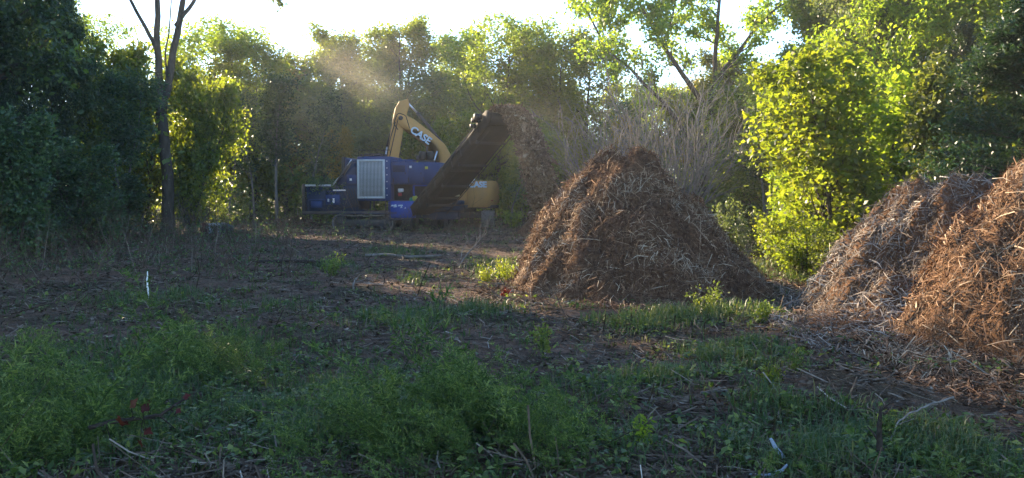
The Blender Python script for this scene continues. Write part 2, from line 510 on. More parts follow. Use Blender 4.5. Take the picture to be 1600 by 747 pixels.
def make_tree(seed, H=12.0, r0=0.16, bare=0.22, crown_r=3.0, n1=26, n2=7, n3=5, per=26, leaf=0.17, spread=0.16,
              profile='round', forks=1, lean=0.03, ang1=58, up1=0.5, wood='bark', foliage='leaf_oak', wander=0.05, aspect=0.55,
              trunk_dirs=None, trunk_len=None, droop=0.2, leaf_t0=0.15):
    """returns (wood mesh, foliage mesh)"""
    rng = np.random.default_rng(seed)
    wg, lg = Geo(), Geo()
    if trunk_dirs is None:
        a = rng.random(forks) * 6.28
        dirs = np.stack([np.cos(a) * lean * (1 if forks == 1 else 4), np.sin(a) * lean * (1 if forks == 1 else 4), np.ones(forks)], -1)
    else:
        dirs = np.array(trunk_dirs, float); forks = len(dirs)
    TL = np.full(forks, H) if trunk_len is None else np.array(trunk_len, float)
    base = np.zeros((forks, 3))
    if forks > 1: base[:, :2] = rng.normal(0, r0 * 0.8, (forks, 2))
    base[:, 2] = -0.15
    tr = polyline(base, dirs, TL, 14, 0.12, wander, rng)
    s = np.linspace(0, 1, 14)[None]
    trr = (r0 * (TL / H))[:, None] * (1 - 0.86 * s) * (1 + 0.5 * np.exp(-s * 22))
    V, Q = tubes(tr, trr, 9); wg.add(V, Q)
    prof = {'round': lambda h: np.sqrt(np.clip(1 - (2 * h - 0.85) ** 2 / 1.5, 0.03, 1)),
            'cone': lambda h: np.clip(1.05 - h, 0.06, 1) ** 0.9,
            'vase': lambda h: np.clip(0.45 + 0.8 * h, 0.1, 1.0) * np.sqrt(np.clip(1.12 - h, 0.05, 1)),
            'col': lambda h: np.clip(1.0 - 0.75 * h ** 2, 0.15, 1)}[profile]
    def len1(t, pid):
        h = np.clip((t - bare) / (1 - bare), 0, 1)
        return crown_r * prof(h) * (0.75 + 0.5 * rng.random(len(t)))
    l1, r1, t, _ = children(tr, trr, n1, bare, 0.99, ang1, rng, len1, 8, up1, wander * 1.6, 0.55, 0.2)
    V, Q = tubes(l1, r1, 5); wg.add(V, Q)
    L1 = np.linalg.norm(l1[:, -1] - l1[:, 0], axis=1)
    l2, r2, _, p2 = children(l1, r1, n2, 0.15, 1.0, 48, rng, lambda t, pid: L1[pid] * (0.5 - 0.22 * t) * (0.7 + 0.6 * rng.random(len(t))) + 0.15, 5, 0.25, 0.14, 0.6, 0.3)
    V, Q = tubes(l2, r2, 4); wg.add(V, Q)
    src = l2
    if n3:
        L2 = np.linalg.norm(l2[:, -1] - l2[:, 0], axis=1)
        l3, r3, _, _ = children(l2, r2, n3, 0.2, 1.0, 45, rng, lambda t, pid: L2[pid] * 0.5 * (0.6 + 0.8 * rng.random(len(t))) + 0.1, 3, 0.1, 0.2, 0.6, 0.4)
        V, Q = tubes(l3, r3, 3); wg.add(V, Q)
        src = l3
    if per:
        V, Q, R = leaves_from(src, per, spread, leaf, rng, droop, aspect, leaf_t0)
        lg.add(V, Q, None, R)
    return wg.mesh('trunk', M[wood], True), (lg.mesh('crown', M[foliage]) if per else None)

def cedar_tree(seed, H=7.0, crown_r=2.2, n1=70, per=60, foliage='cedar', bare=0.06):
    rng = np.random.default_rng(seed)
    wg, lg = Geo(), Geo()
    tr = polyline(np.array([[0, 0, -0.1]]), np.array([[0.03, 0.02, 1.0]]), np.array([H]), 12, 0.1, 0.02, rng)
    trr = (0.13 * (1 - 0.9 * np.linspace(0, 1, 12)))[None]
    V, Q = tubes(tr, trr, 8); wg.add(V, Q)
    l1, r1, t, _ = children(tr, trr, n1, bare, 0.99, 68, rng, lambda t, pid: crown_r * np.clip(1.04 - t, 0.07, 1) ** 0.8 * (0.7 + 0.55 * rng.random(len(t))), 7, 0.35, 0.06, 0.4, 0.2)
    V, Q = tubes(l1, r1, 4); wg.add(V, Q)
    L1 = np.linalg.norm(l1[:, -1] - l1[:, 0], axis=1)
    l2, r2, _, _ = children(l1, r1, 9, 0.12, 1.0, 45, rng, lambda t, pid: L1[pid] * 0.33 * (0.6 + 0.8 * rng.random(len(t))) + 0.1, 4, 0.3, 0.12, 0.5, 0.3)
    V, Q = tubes(l2, r2, 3); wg.add(V, Q)
    V, Q, R = leaves_from(l2, per, 0.07, 0.10, rng, -0.3, 0.32, 0.0)
    lg.add(V, Q, None, R)
    return wg.mesh('trunk', M['bark'], True), lg.mesh('crown', M[foliage])

def bare_shrub(seed, n0=44, H=6.9, spread=0.55, wood='bark_grey'):
    """many grey leafless stems fanning from one root"""
    rng = np.random.default_rng(seed)
    wg = Geo()
    a = rng.random(n0) * 6.28; q = rng.random(n0) ** 0.6 * spread
    d = np.stack([np.cos(a) * q, np.sin(a) * q, np.ones(n0)], -1)
    base = np.stack([np.cos(a) * 0.35 * rng.random(n0), np.sin(a) * 0.35 * rng.random(n0), np.full(n0, -0.1)], -1)
    L = H * (0.6 + 0.45 * rng.random(n0))
    t0 = polyline(base, d, L, 10, 0.05, 0.05, rng)
    r0 = (0.036 * (L / H))[:, None] * (1 - 0.75 * np.linspace(0, 1, 10))[None]
    V, Q = tubes(t0, r0, 5); wg.add(V, Q)
    l1, r1, _, _ = children(t0, r0, 7, 0.25, 1.0, 30, rng, lambda t, pid: L[pid] * 0.30 * (0.6 + 0.8 * rng.random(len(t))), 5, 0.15, 0.08, 0.65, 0.35)
    V, Q = tubes(l1, np.maximum(r1, 0.010), 4); wg.add(V, Q)
    l2, r2, _, _ = children(l1, r1, 3, 0.25, 1.0, 32, rng, lambda t, pid: 0.5 * (0.5 + rng.random(len(t))), 3, 0.1, 0.1, 0.7, 0.4)
    V, Q = tubes(l2, np.maximum(r2, 0.008), 3); wg.add(V, Q)
    return wg.mesh('stem', M[wood], True)

def shrub_meshes(seed, H=2.0, n0=9, r=0.9, per=30, leaf=0.10, foliage='leaf_bright', spread=0.08):
    rng = np.random.default_rng(seed)
    wg, lg = Geo(), Geo()
    a = rng.random(n0) * 6.28; q = rng.random(n0) * r / H
    d = np.stack([np.cos(a) * q, np.sin(a) * q, np.ones(n0)], -1)
    base = np.stack([np.cos(a) * 0.12, np.sin(a) * 0.12, np.full(n0, -0.08)], -1)
    L = H * (0.55 + 0.45 * rng.random(n0))
    t0 = polyline(base, d, L, 7, 0.1, 0.08, rng)
    r0 = np.full(n0, 0.018)[:, None] * (1 - 0.7 * np.linspace(0, 1, 7))[None]
    V, Q = tubes(t0, r0, 5); wg.add(V, Q)
    l1, r1, _, _ = children(t0, r0, 9, 0.15, 1.0, 50, rng, lambda t, pid: r * 0.6 * (0.5 + rng.random(len(t))), 5, 0.3, 0.1, 0.6, 0.3)
    V, Q = tubes(l1, r1, 3); wg.add(V, Q)
    V, Q, R = leaves_from(l1, per, spread, leaf, rng, 0.2, 0.6, 0.1)
    lg.add(V, Q, None, R)
    return wg.mesh('stem', M['bark'], True), lg.mesh('foliage', M[foliage])

VAR = {}
VAR['oak_a'] = make_tree(1, 12, 0.17, 0.16, 3.9, 26, 7, 5, 23, 0.19, 0.20)
VAR['oak_b'] = make_tree(2, 12, 0.16, 0.10, 3.6, 16, 7, 5, 24, 0.18, 0.20, 'vase', 2)
VAR['oak_c'] = make_tree(3, 12, 0.15, 0.08, 3.3, 27, 7, 5, 22, 0.18, 0.20, 'col')
VAR['open_a'] = make_tree(4, 12, 0.14, 0.12, 3.3, 14, 6, 5, 24, 0.17, 0.23, 'vase', 3)
VAR['tall_a'] = make_tree(5, 17, 0.24, 0.22, 4.0, 30, 7, 5, 26, 0.20, 0.20, 'round')
VAR['sapling_a'] = make_tree(6, 6, 0.07, 0.04, 1.5, 17, 6, 4, 9, 0.15, 0.14, 'col', 4, 0.05, 50, 0.6, 'bark', 'leaf_bright', 0.05, 0.62)
VAR['sapling_b'] = make_tree(8, 6, 0.06, 0.05, 1.4, 14, 6, 4, 9, 0.15, 0.15, 'cone', 3, 0.05, 45, 0.7, 'bark', 'leaf_bright', 0.05, 0.62)
VAR['thin_a'] = make_tree(9, 9, 0.085, 0.42, 1.7, 14, 5, 4, 14, 0.16, 0.20, 'vase', 2, 0.04, 38, 0.5, 'bark_pale', 'leaf_dark', 0.05)
VAR['thin_b'] = make_tree(10, 9, 0.075, 0.35, 1.8, 12, 5, 4, 12, 0.16, 0.22, 'round', 1, 0.06, 42, 0.5, 'bark_pale', 'leaf_dark', 0.06)
VAR['cedar_a'] = cedar_tree(11)
VAR['cedar_b'] = cedar_tree(12, 7, 1.9, 56, 46)
VAR['shrub_a'] = shrub_meshes(13)
VAR['shrub_b'] = shrub_meshes(14, 2.0, 12, 1.1, 26, 0.085, 'leaf_oak')
VAR['shrub_c'] = shrub_meshes(15, 2.0, 7, 0.7, 34, 0.09, 'leaf_grey')

def plant(var, name, loc, h_scale, label, cat, group=None, rz=0.0, w_scale=None, foliage=None, parts=('trunk', 'crown')):
    w_scale = h_scale if w_scale is None else w_scale
    z = float(ground_z(loc[0], loc[1])) - 0.02
    t = thing(name, (loc[0], loc[1], z), label, cat, group, rz)
    t.scale = (w_scale, w_scale, h_scale)
    wm, lm = VAR[var]
    obj(parts[0], wm, t)
    c = obj(parts[1], lm, t)
    if foliage:
        c.material_slots[0].link = 'OBJECT'
        c.material_slots[0].material = M[foliage]
    return t

def spot(px, d): return ((px - 800) / F_PX * d, d)

TREES = [
 # variant, px, depth, height scale, width scale, foliage, label
 # --- tree line behind the machines, brightened by lighter leaves in place of sun, from beside the forked trunk to the tall cottonwood
 ('oak_a', 318, 60, 1.05, 1.28, 'leaf_bright', 'rounded olive tree rising just right of the forked trunk behind it'),
 ('open_a', 392, 62, 0.98, 1.22, 'leaf_bright', 'hazy loose crowned tree behind the pale thin trunks, second right of forked trunk'),
 ('oak_c', 446, 66, 0.93, 1.28, 'leaf_gold', 'tree with yellowing top in the hazy dip of the tree line'),
 ('oak_b', 508, 62, 1.06, 1.34, 'leaf_bright', 'tall hazy tree above the infeed end of the blue grinder'),
 ('oak_a', 572, 66, 0.98, 1.22, 'leaf_bright', 'hazy tree above the grinder radiator, left of the excavator arm'),
 ('oak_b', 640, 63, 1.08, 1.28, 'leaf_bright', 'sunlit tree directly behind the raised excavator boom elbow'),
 ('oak_c', 706, 66, 1.10, 1.41, 'leaf_oak', 'darker green tree with the highest crown behind the excavator boom'),
 ('oak_a', 770, 60, 1.06, 1.22, 'leaf_bright', 'bright yellow green tree behind the conveyor head'),
 ('oak_c', 838, 62, 0.98, 1.28, 'leaf_bright', 'bright green tree behind the falling chip stream'),
 ('open_a', 896, 58, 0.98, 1.28, 'leaf_bright', 'pale green tree between the chip stream and the bare grey shrub'),
 # --- right hand side
 ('oak_b', 1100, 52, 0.80, 1.05, 'leaf_oak', 'mid green tree low behind the right edge of the bare shrub'),
 ('oak_a', 1172, 44, 0.64, 0.80, 'leaf_oak', 'rounded shaded tree under the leaning cottonwood limb'),
 ('oak_c', 1232, 40, 0.66, 0.80, 'leaf_oak', 'dark green tree between the leaning limb and the tall bright sapling'),
 ('oak_b', 1290, 37, 0.72, 0.80, 'leaf_oak', 'blue green tree rising behind the bright sapling'),
 ('open_a', 1345, 36, 0.90, 0.80, 'leaf_grey', 'loose grey green tree poking above the bright sapling into the sky'),
 ('oak_a', 1425, 33, 0.82, 0.80, 'leaf_bright', 'olive tree behind the gap between bright sapling and cedar'),
 ('open_a', 1490, 34, 0.92, 0.85, 'leaf_bright', 'tall pale green tree touching the top right of the view beside the cedar'),
 ('oak_c', 1560, 30, 0.86, 0.95, 'leaf_bright', 'yellow green tree rising behind the dark cedar at the right edge'),
 # --- left wall of the clearing
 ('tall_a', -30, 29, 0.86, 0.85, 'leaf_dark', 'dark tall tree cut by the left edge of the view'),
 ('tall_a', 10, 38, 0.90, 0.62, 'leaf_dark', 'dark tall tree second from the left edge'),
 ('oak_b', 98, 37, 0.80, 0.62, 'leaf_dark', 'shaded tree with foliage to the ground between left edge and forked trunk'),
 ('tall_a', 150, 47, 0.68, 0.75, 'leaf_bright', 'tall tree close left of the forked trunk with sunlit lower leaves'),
]
for i, (v, px, d, hs, ws, fol, lab) in enumerate(TREES):
    x, y = spot(px, d)
    plant(v, 'broadleaf_tree', (x, y), hs, lab, 'tree', 'trees around the clearing', 1.7 * i + 0.3, ws, fol)

# big forked tree: trunk divides a third of the way up, crown mostly above the view
def forked_tree():
    rng = np.random.default_rng(77)
    wg, lg = Geo(), Geo()
    x, y = spot(262, 42)
    s = 42 / F_PX
    def pt(px, py, dy=0.0): return [(px - 262) * s, dy, 2 + (300 - py) * s]
    main = np.array([pt(264, 372), pt(262, 330, .05), pt(264, 280), pt(262, 240, -.05), pt(257, 200), pt(255, 172)])
    a = np.array([pt(255, 178), pt(254, 140, -.05), pt(252, 100), pt(250, 60, .1), pt(251, 20), pt(253, -50, .2), pt(247, -95, .4), pt(250, -135, .5)])
    b = np.array([pt(256, 178), pt(264, 140, .1), pt(272, 90, .2), pt(282, 40, .3), pt(290, 0, .3), pt(298, -25, .4), pt(304, -45, .5), pt(308, -62, .6)])
    c = np.array([pt(251, 78), pt(238, 50, -.2), pt(224, 20, -.4), pt(212, -10, -.6), pt(184, -34, -.7), pt(146, -50, -.8)])
    d = np.array([pt(282, 42), pt(296, 20, .2), pt(310, -8, .4), pt(322, -25, .5), pt(332, -36, .6), pt(340, -46, .7)])
    e = np.array([pt(265, 125), pt(258, 95, .4), pt(262, 50, .6), pt(266, 0, .7), pt(268, -60, .8)])
    limbs = []
    for q, r0, r1 in ((main, 0.30, 0.23), (a, 0.20, 0.07), (b, 0.20, 0.07), (c, 0.10, 0.04), (d, 0.11, 0.04), (e, 0.05, 0.02)):
        t = np.linspace(0, 1, 14); k = np.linspace(0, 1, len(q))
        pts = np.stack([np.interp(t, k, q[:, i]) for i in range(3)], -1) + rng.normal(0, 0.02, (14, 3))
        rr = np.linspace(r0, r1, 14)
        if q is main: rr[:3] *= (1.5, 1.2, 1.07)
        wg.tube(pts, rr, 9)
        if q is not main: limbs.append((pts, rr))
    lp = np.stack([l[0] for l in limbs]); lr = np.stack([l[1] for l in limbs])
    b1, r1, _, _ = children(lp, lr, 24, 0.40, 1.0, 52, rng, lambda t, pid: 1.9 * (0.55 + 0.7 * rng.random(len(t))), 7, 0.05, 0.10, 0.5, 0.2)
    keep = (b1[:, 0, 2] > 10.5) & (b1[:, -1, 2] > 10.9) & (b1[:, :, 0].max(1) < -2.7) & (b1[:, :, 2].max(1) < 14.0)  # unseen crown shaped to shade the near ground and let sun reach the heaps
    b1, r1 = b1[keep], r1[keep]
    V, Q = tubes(b1, r1, 5); wg.add(V, Q)
    b2, r2, _, _ = children(b1, r1, 7, 0.2, 1.0, 45, rng, lambda t, pid: 1.0 * (0.5 + rng.random(len(t))), 5, 0.1, 0.12, 0.6, 0.3)
    V, Q = tubes(b2, r2, 4); wg.add(V, Q)
    b3, r3, _, _ = children(b2, r2, 4, 0.2, 1.0, 45, rng, lambda t, pid: 0.45 * (0.5 + rng.random(len(t))), 3, 0.0, 0.15, 0.6, 0.4)
    V, Q = tubes(b3, r3, 3); wg.add(V, Q)
    V, Q, R = leaves_from(b3, 22, 0.14, 0.19, rng); lg.add(V, Q, None, R)
    # long thin bough reaching right over the clearing, its leafy tip hanging into the view
    q = np.array([pt(332, -36, .6), pt(365, -48, .3), pt(395, -44, 0), pt(418, -28, -.2), pt(436, -6, -.3), pt(446, 6, -.3)])
    t_ = np.linspace(0, 1, 12); k_ = np.linspace(0, 1, 6)
    bg = np.stack([np.interp(t_, k_, q[:, i]) for i in range(3)], -1)
    wg.tube(bg, np.linspace(0.035, 0.010, 12), 6)
    s1, q1, _, _ = children(bg[None], np.linspace(0.03, 0.01, 12)[None], 14, 0.62, 1.0, 50, rng, lambda t, pid: 0.55 * (0.5 + rng.random(len(t))), 4, -0.2, 0.1, 0.6, 0.3)
    V, Q = tubes(s1, q1, 3); wg.add(V, Q)
    V, Q, R = leaves_from(s1, 16, 0.09, 0.18, rng); lg.add(V, Q, None, R)
    t = thing('forked_tree', (x, y, float(ground_z(x, y))), 'tall dark trunk forking in two against the white sky at the clearing edge', 'tree')
    obj('trunk', wg.mesh('trunk', M['bark'], True), t)
    obj('crown', lg.mesh('crown', M['leaf_oak']), t)
forked_tree()

# foliage tip of a branch reaching into the sky from that crown is part of the neighbouring tall tree
# sunlit understory beside the forked trunk
LIT = [
 ('sapling_b', 165, 43, 1.55, 1.45, 'leaf_bright', 'sunlit yellow green young tree left of the forked trunk'),
 ('sapling_a', 226, 45, 1.50, 1.15, 'leaf_bright', 'sunlit yellow green sapling touching the forked trunk on its left'),
 ('sapling_a', 298, 43.5, 1.30, 1.05, 'leaf_bright', 'brightest sunlit sapling close right of the forked trunk'),
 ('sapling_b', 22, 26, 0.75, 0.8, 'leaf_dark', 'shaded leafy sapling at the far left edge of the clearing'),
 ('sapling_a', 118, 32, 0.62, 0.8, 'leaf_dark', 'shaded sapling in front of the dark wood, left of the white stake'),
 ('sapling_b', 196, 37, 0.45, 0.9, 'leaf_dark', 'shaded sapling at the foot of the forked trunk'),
 ('sapling_a', 1318, 21.5, 0.90, 1.05, 'leaf_bright', 'tall bright backlit sapling between the middle and right mulch heaps'),
 ('sapling_b', 1392, 24, 0.86, 1.05, 'leaf_bright', 'backlit leafy sapling just behind the grey brown heap top'),
 ('sapling_a', 1246, 26, 0.50, 0.60, 'leaf_bright', 'shorter yellow green bush left of the tall bright sapling'),
 ('sapling_b', 1470, 22, 0.90, 0.95, 'leaf_oak', 'olive sapling behind the two right mulch heaps'),
 ('sapling_b', 540, 57, 1.0, 0.85, 'leaf_gold', 'small tree with golden leaves catching the sun above the grinder infeed'),
 ('sapling_a', 812, 52, 0.95, 0.95, 'leaf_bright', 'bright leafy sapling seen under the conveyor beside the falling chips'),
 ('sapling_b', 650, 56, 1.05, 1.00, 'leaf_bright', 'bright leafy sapling in the gap between excavator stick and boom'),
 ('sapling_a', 735, 57, 1.15, 1.00, 'leaf_bright', 'bright leafy sapling left of the conveyor behind the boom'),
 ('sapling_b', 972, 46, 0.98, 0.5, 'leaf_gold', 'narrow orange yellow sapling standing among the bare grey stems'),
]
for i, (v, px, d, hs, ws, fol, lab) in enumerate(LIT):
    x, y = spot(px, d)
    plant(v, 'sapling', (x, y), hs, lab, 'sapling', 'saplings along the clearing edge', 2.1 * i, ws, fol)

THIN = [
 ('thin_a', 356, 51, 0.80, 0.9, 'pale thin trunk with few leaves, nearest right of the forked tree'),
 ('thin_a', 432, 53, 0.95, 1.1, 'pale many stemmed trunk in the dark wood left of the grinder'),
 ('thin_b', 486, 54, 0.85, 1.0, 'pale leaning trunk just above the grinder infeed end'),
 ('thin_b', 398, 56, 0.90, 1.0, 'slim pale trunk deep in the shade between two thicker pale trunks'),
 ('thin_b', 1010, 47, 0.72, 0.9, 'thin pale trunk behind the top of the middle mulch heap'),
 ('thin_a', 1195, 38, 0.62, 0.9, 'thin shaded trunk in the dark wood right of the middle heap'),
 ('thin_b', 798, 49, 0.42, 0.6, 'slender young stem standing right of the excavator tail'),
 ('thin_a', 195, 38, 0.75, 0.9, 'slim dark double trunk close left of the forked tree'),
]
for i, (v, px, d, hs, ws, lab) in enumerate(THIN):
    x, y = spot(px, d)
    plant(v, 'thin_tree', (x, y), hs, lab, 'tree', 'thin trunks in the wood edge', 1.3 * i, ws)

for i, (v, px, d, hs, ws, lab) in enumerate([
 ('cedar_a', 1618, 16.5, 0.80, 1.15, 'dark cedar with drooping boughs at the right edge above the orange heap'),
 ('cedar_b', 1515, 27, 1.02, 1.10, 'dark cedar standing behind the grey brown heap'),
 ('cedar_b', 1180, 25.5, 0.23, 0.38, 'small feathery young cedar right of the middle mulch heap'),
 ('cedar_a', 20, 31, 1.20, 1.10, 'dark cedar in the left wood beside the leftmost trunk')]):
    x, y = spot(px, d)
    plant(v, 'cedar_tree', (x, y), hs, lab, 'cedar', 'cedars', 0.9 * i, ws)

# tall loose cottonwood with visible limbs behind the middle heap
def cottonwood():
    rng = np.random.default_rng(31)
    wg, lg = Geo(), Geo()
    D = 48.0; s = D / F_PX; x, y = spot(1085, D)
    def pt(px, py, dy=0.0): return [(px - 1085) * s, dy, 2 + (300 - py) * s]
    lines = [
     ([pt(1092, 362), pt(1096, 300), pt(1102, 240), pt(1108, 190), pt(1112, 140)], .26, .20),
     ([pt(1112, 145), pt(1122, 118), pt(1150, 85, .3), pt(1185, 40, .6), pt(1215, 10, .8), pt(1250, -8, 1.0)], .17, .03),
     ([pt(1108, 190), pt(1085, 150, -.3), pt(1048, 100, -.6), pt(1030, 75, -.7), pt(1008, 42, -.9), pt(995, 15, -1), pt(965, -5, -1.1)], .16, .03),
     ([pt(1040, 90), pt(1042, 60), pt(1050, 20, .2), pt(1056, -40, .3), pt(1060, -90, .4)], .08, .02),
     ([pt(1112, 150), pt(1116, 80), pt(1118, 20), pt(1124, -60), pt(1128, -120)], .15, .03),
     ([pt(1090, 250), pt(1060, 180, .5), pt(1000, 120, .9), pt(950, 70, 1.2), pt(920, 20, 1.4), pt(915, -40, 1.5)], .13, .03),
     ([pt(970, 92, 1.1), pt(955, 40, 1.5), pt(950, -20, 1.8), pt(952, -70, 2.0)], .06, .02),
    ]
    limbs = []
    for k, (q, r0, r1) in enumerate(lines):
        q = np.array(q); t = np.linspace(0, 1, 12); kk = np.linspace(0, 1, len(q))
        pts = np.stack([np.interp(t, kk, q[:, i]) for i in range(3)], -1) + rng.normal(0, 0.04, (12, 3)) * (k > 0)
        rr = np.linspace(r0, r1, 12)
        wg.tube(pts, rr, 8)
        if k: limbs.append((pts, rr))
    lp = np.stack([l[0] for l in limbs]); lr = np.stack([l[1] for l in limbs])
    b1, r1, _, _ = children(lp, lr, 15, 0.22, 1.0, 50, rng, lambda t, pid: 1.7 * (0.5 + 0.8 * rng.random(len(t))), 6, 0.35, 0.1, 0.45, 0.2)
    V, Q = tubes(b1, r1, 4); wg.add(V, Q)
    b2, r2, _, _ = children(b1, r1, 7, 0.25, 1.0, 45, rng, lambda t, pid: 0.75 * (0.5 + rng.random(len(t))), 4, 0.2, 0.12, 0.6, 0.3)
    V, Q = tubes(b2, r2, 3); wg.add(V, Q)
    V, Q, R = leaves_from(b2, 38, 0.17, 0.17, rng, 0.5, 0.8); lg.add(V, Q, None, R)
    t = thing('cottonwood_tree', (x, y, float(ground_z(x, y))), 'tall loose crowned tree with a limb leaning out over blue sky', 'tree')
    obj('trunk', wg.mesh('trunk', M['bark'], True), t)
    obj('crown', lg.mesh('crown', M['leaf_bright']), t)
cottonwood()

for k, (px, d, hs, ws, lab) in enumerate([(1055, 38, 1.0, 1.12, 'large bare grey shrub with fanning stems behind the middle heap'),
                                      (955, 41, 0.88, 0.95, 'bare grey shrub left of the larger one, behind the heap top')]):
    x, y = spot(px, d)
    t = thing('bare_shrub', (x, y, float(ground_z(x, y))), lab, 'shrub', 'leafless shrubs')
    t.scale = (ws, ws, hs)
    obj('stem', bare_shrub(50 + k), t)

SHRUBS = [
 ('shrub_a', 1212, 23, 0.75, 0.95, 'leaf_bright', 'sunlit yellow green shrub at the right foot of the middle heap'),
 ('shrub_c', 1140, 27, 0.95, 0.80, 'leaf_grey', 'pale arching shrub peeking over the right slope of the middle heap'),
 ('shrub_a', 1265, 20.5, 0.70, 0.95, 'leaf_bright', 'sunlit low shrub at the foot of the tall bright sapling'),
 ('shrub_b', 1325, 19, 0.60, 0.90, 'leaf_oak', 'olive shrub against the back of the grey brown heap'),
 ('shrub_a', 500, 52, 0.75, 0.9, 'leaf_bright', 'sunlit shrub seen under the grinder infeed box'),
 ('shrub_a', 805, 47, 0.5, 0.7, 'leaf_bright', 'small bright shrub right of the excavator track'),
 ('shrub_b', 345, 46, 0.9, 1.0, 'leaf_oak', 'small leafy shrub above the dumped white framed cabinet'),
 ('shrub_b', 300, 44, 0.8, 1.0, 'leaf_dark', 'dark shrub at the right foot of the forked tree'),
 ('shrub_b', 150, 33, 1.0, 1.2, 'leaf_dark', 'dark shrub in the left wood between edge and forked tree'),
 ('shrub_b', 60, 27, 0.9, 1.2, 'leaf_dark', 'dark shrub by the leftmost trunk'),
]
for i, (v, px, d, hs, ws, fol, lab) in enumerate(SHRUBS):
    x, y = spot(px, d)
    plant(v, 'shrub', (x, y), hs, lab, 'shrub', 'shrubs at the clearing edge', 1.9 * i, ws, fol, ('stem', 'foliage'))

# far woods: reads as one mass behind and beside the tree line (understory leaves as mesh, whole trees as instances)
def woods():
    rng = np.random.default_rng(5)
    g = Geo()
    C, S = [], []
    def clump(x, y, top, n, sp, lo=0.02):
        for k in range(n):
            C.append((x + rng.normal(0, sp), y + rng.normal(0, sp), (lo + (1 - lo) * rng.random()) * top))
            S.append(0.55 + 0.5 * rng.random())
    for px in np.arange(-300, 1900, 20):                       # closed green wall behind the tree line
        d = 74 + 5 * rng.random() - 16 * max(0, (px - 1100) / 900.0) - 14 * max(0, (150 - px) / 600.0)
        clump((px - 800) / F_PX * d, d, 8.5 + 1.2 * rng.normal(), 7, 1.2); clump((px - 800) / F_PX * d, d, 3.0, 3, 1.2)
    for px in np.arange(260, 1300, 14):                        # shaded understory in front of it
        d = 57 + 8 * rng.random() - (10 if px > 940 else 0) - (6 if px > 1120 else 0)
        clump((px - 800) / F_PX * d, d, 3.4 + 1.5 * rng.random(), 3, 0.8); clump((px - 800) / F_PX * (d + 6), d + 6, 2.2, 4, 0.8)
    for px in np.arange(1280, 1700, 16):
        d = 30 + 9 * rng.random()
        clump((px - 800) / F_PX * d, d, 5.0 + 1.5 * rng.random(), 5, 0.8)
    for px in np.arange(-100, 260, 12):
        d = 40 + 9 * rng.random() - 8 * (px < 100)
        clump((px - 800) / F_PX * d, d, 6.0 + 2.0 * rng.random(), 4, 0.9)
    C = np.array(C); S = np.array(S)
    n = 70
    c = np.repeat(C, n, 0) + rng.normal(0, 1, (len(C) * n, 3)) * np.repeat(S, n)[:, None] * np.array([0.85, 0.85, 0.6])
    c[:, 2] = np.maximum(c[:, 2], 0.05)
    N = len(c)
    ax = unit(rng.normal(size=(N, 3))); sd = unit(np.cross(ax, rng.normal(size=(N, 3))))
    s = (0.26 * (0.5 + rng.random(N)))[:, None]
    V = np.stack([c, c + ax * s * 0.5 + sd * s * 0.3, c + ax * s, c + ax * s * 0.5 - sd * s * 0.3], 1).reshape(-1, 3)
    rv = np.clip(0.6 * np.repeat(rng.random(len(C)), n) + 0.4 * rng.random(N), 0, 1)
    g.add(V, np.arange(4 * N).reshape(-1, 4), None, np.repeat(rv, 4))
    # whole trees of the wood: bare points, four kinds
    pts, sc, rz, kd = [], [], [], []
    def tree(x, y, h, w):
        pts.append((x, y, float(ground_z(x, y)) - 0.05)); sc.append((w, w, h)); rz.append(rng.random() * 6.28); kd.append(int(rng.integers(0, 4)))
    for px in np.arange(270, 1330, 62):
        d = 70 + 5 * rng.random() - (8 if px > 1000 else 0) - 14 * (px > 1150)
        tree((px + 15 * rng.normal() - 800) / F_PX * d, d, (0.75 + 0.12 * rng.random()) * (0.9 if px > 1100 else 1), 1.25)
    for px in np.arange(1300, 1800, 70):
        d = 40 + 4 * rng.random()
        tree((px + 15 * rng.normal() - 800) / F_PX * d, d, 0.9 + 0.2 * rng.random(), 0.95)
    for k in range(22):                                        # the wood goes on to the left, outside the view; heights set to shade the foreground
        a = k / 21.0
        tree(-24 - 6 * rng.random() - 4 * a, 10 + 38 * a, (1.5 if a < 0.78 else 0.9) + 0.15 * rng.random(), 1.35)
    tree(-24.6, 36.4, 1.28, 0.85); tree(-26.5, 33.0, 1.3, 0.9)  # extra unseen trees, added to keep a sun patch off the weeds
    for px in np.arange(-240, -20, 60):
        d = 46 + 6 * rng.random()
        tree((px - 800) / F_PX * d, d, 0.90 + 0.12 * rng.random(), 1.15)
    for k in range(8):
        tree(19 + 4 * rng.random(), 6 + 3.2 * k, 0.75 + 0.2 * rng.random(), 0.9)
    base = len(g.V) and g.n
    me0 = g.mesh('woods', M['leaf_oak'])
    o = obj('woods', me0)
    # points as a second mesh read by the node tree: stored as loose vertices with attributes
    n0, k = len(me0.vertices), len(pts)
    me0.vertices.add(k)
    co = np.zeros((n0 + k) * 3, np.float32); me0.vertices.foreach_get('co', co)
    co[n0 * 3:] = np.array(pts, np.float32).ravel(); me0.vertices.foreach_set('co', co)
    kind = np.full(n0 + k, -1, np.int32); kind[n0:] = kd
    scl = np.ones((n0 + k, 3), np.float32); scl[n0:] = sc
    rot = np.zeros((n0 + k, 3), np.float32); rot[n0:, 2] = rz
    a = me0.attributes.new('kind_id', 'INT', 'POINT'); a.data.foreach_set('value', kind)
    a = me0.attributes.new('tree_scale', 'FLOAT_VECTOR', 'POINT'); a.data.foreach_set('vector', scl.ravel())
    a = me0.attributes.new('tree_rot', 'FLOAT_VECTOR', 'POINT'); a.data.foreach_set('vector', rot.ravel())
    nt = bpy.data.node_groups.new('woods_trees', 'GeometryNodeTree')
    nt.interface.new_socket('Geometry', in_out='INPUT', socket_type='NodeSocketGeometry')
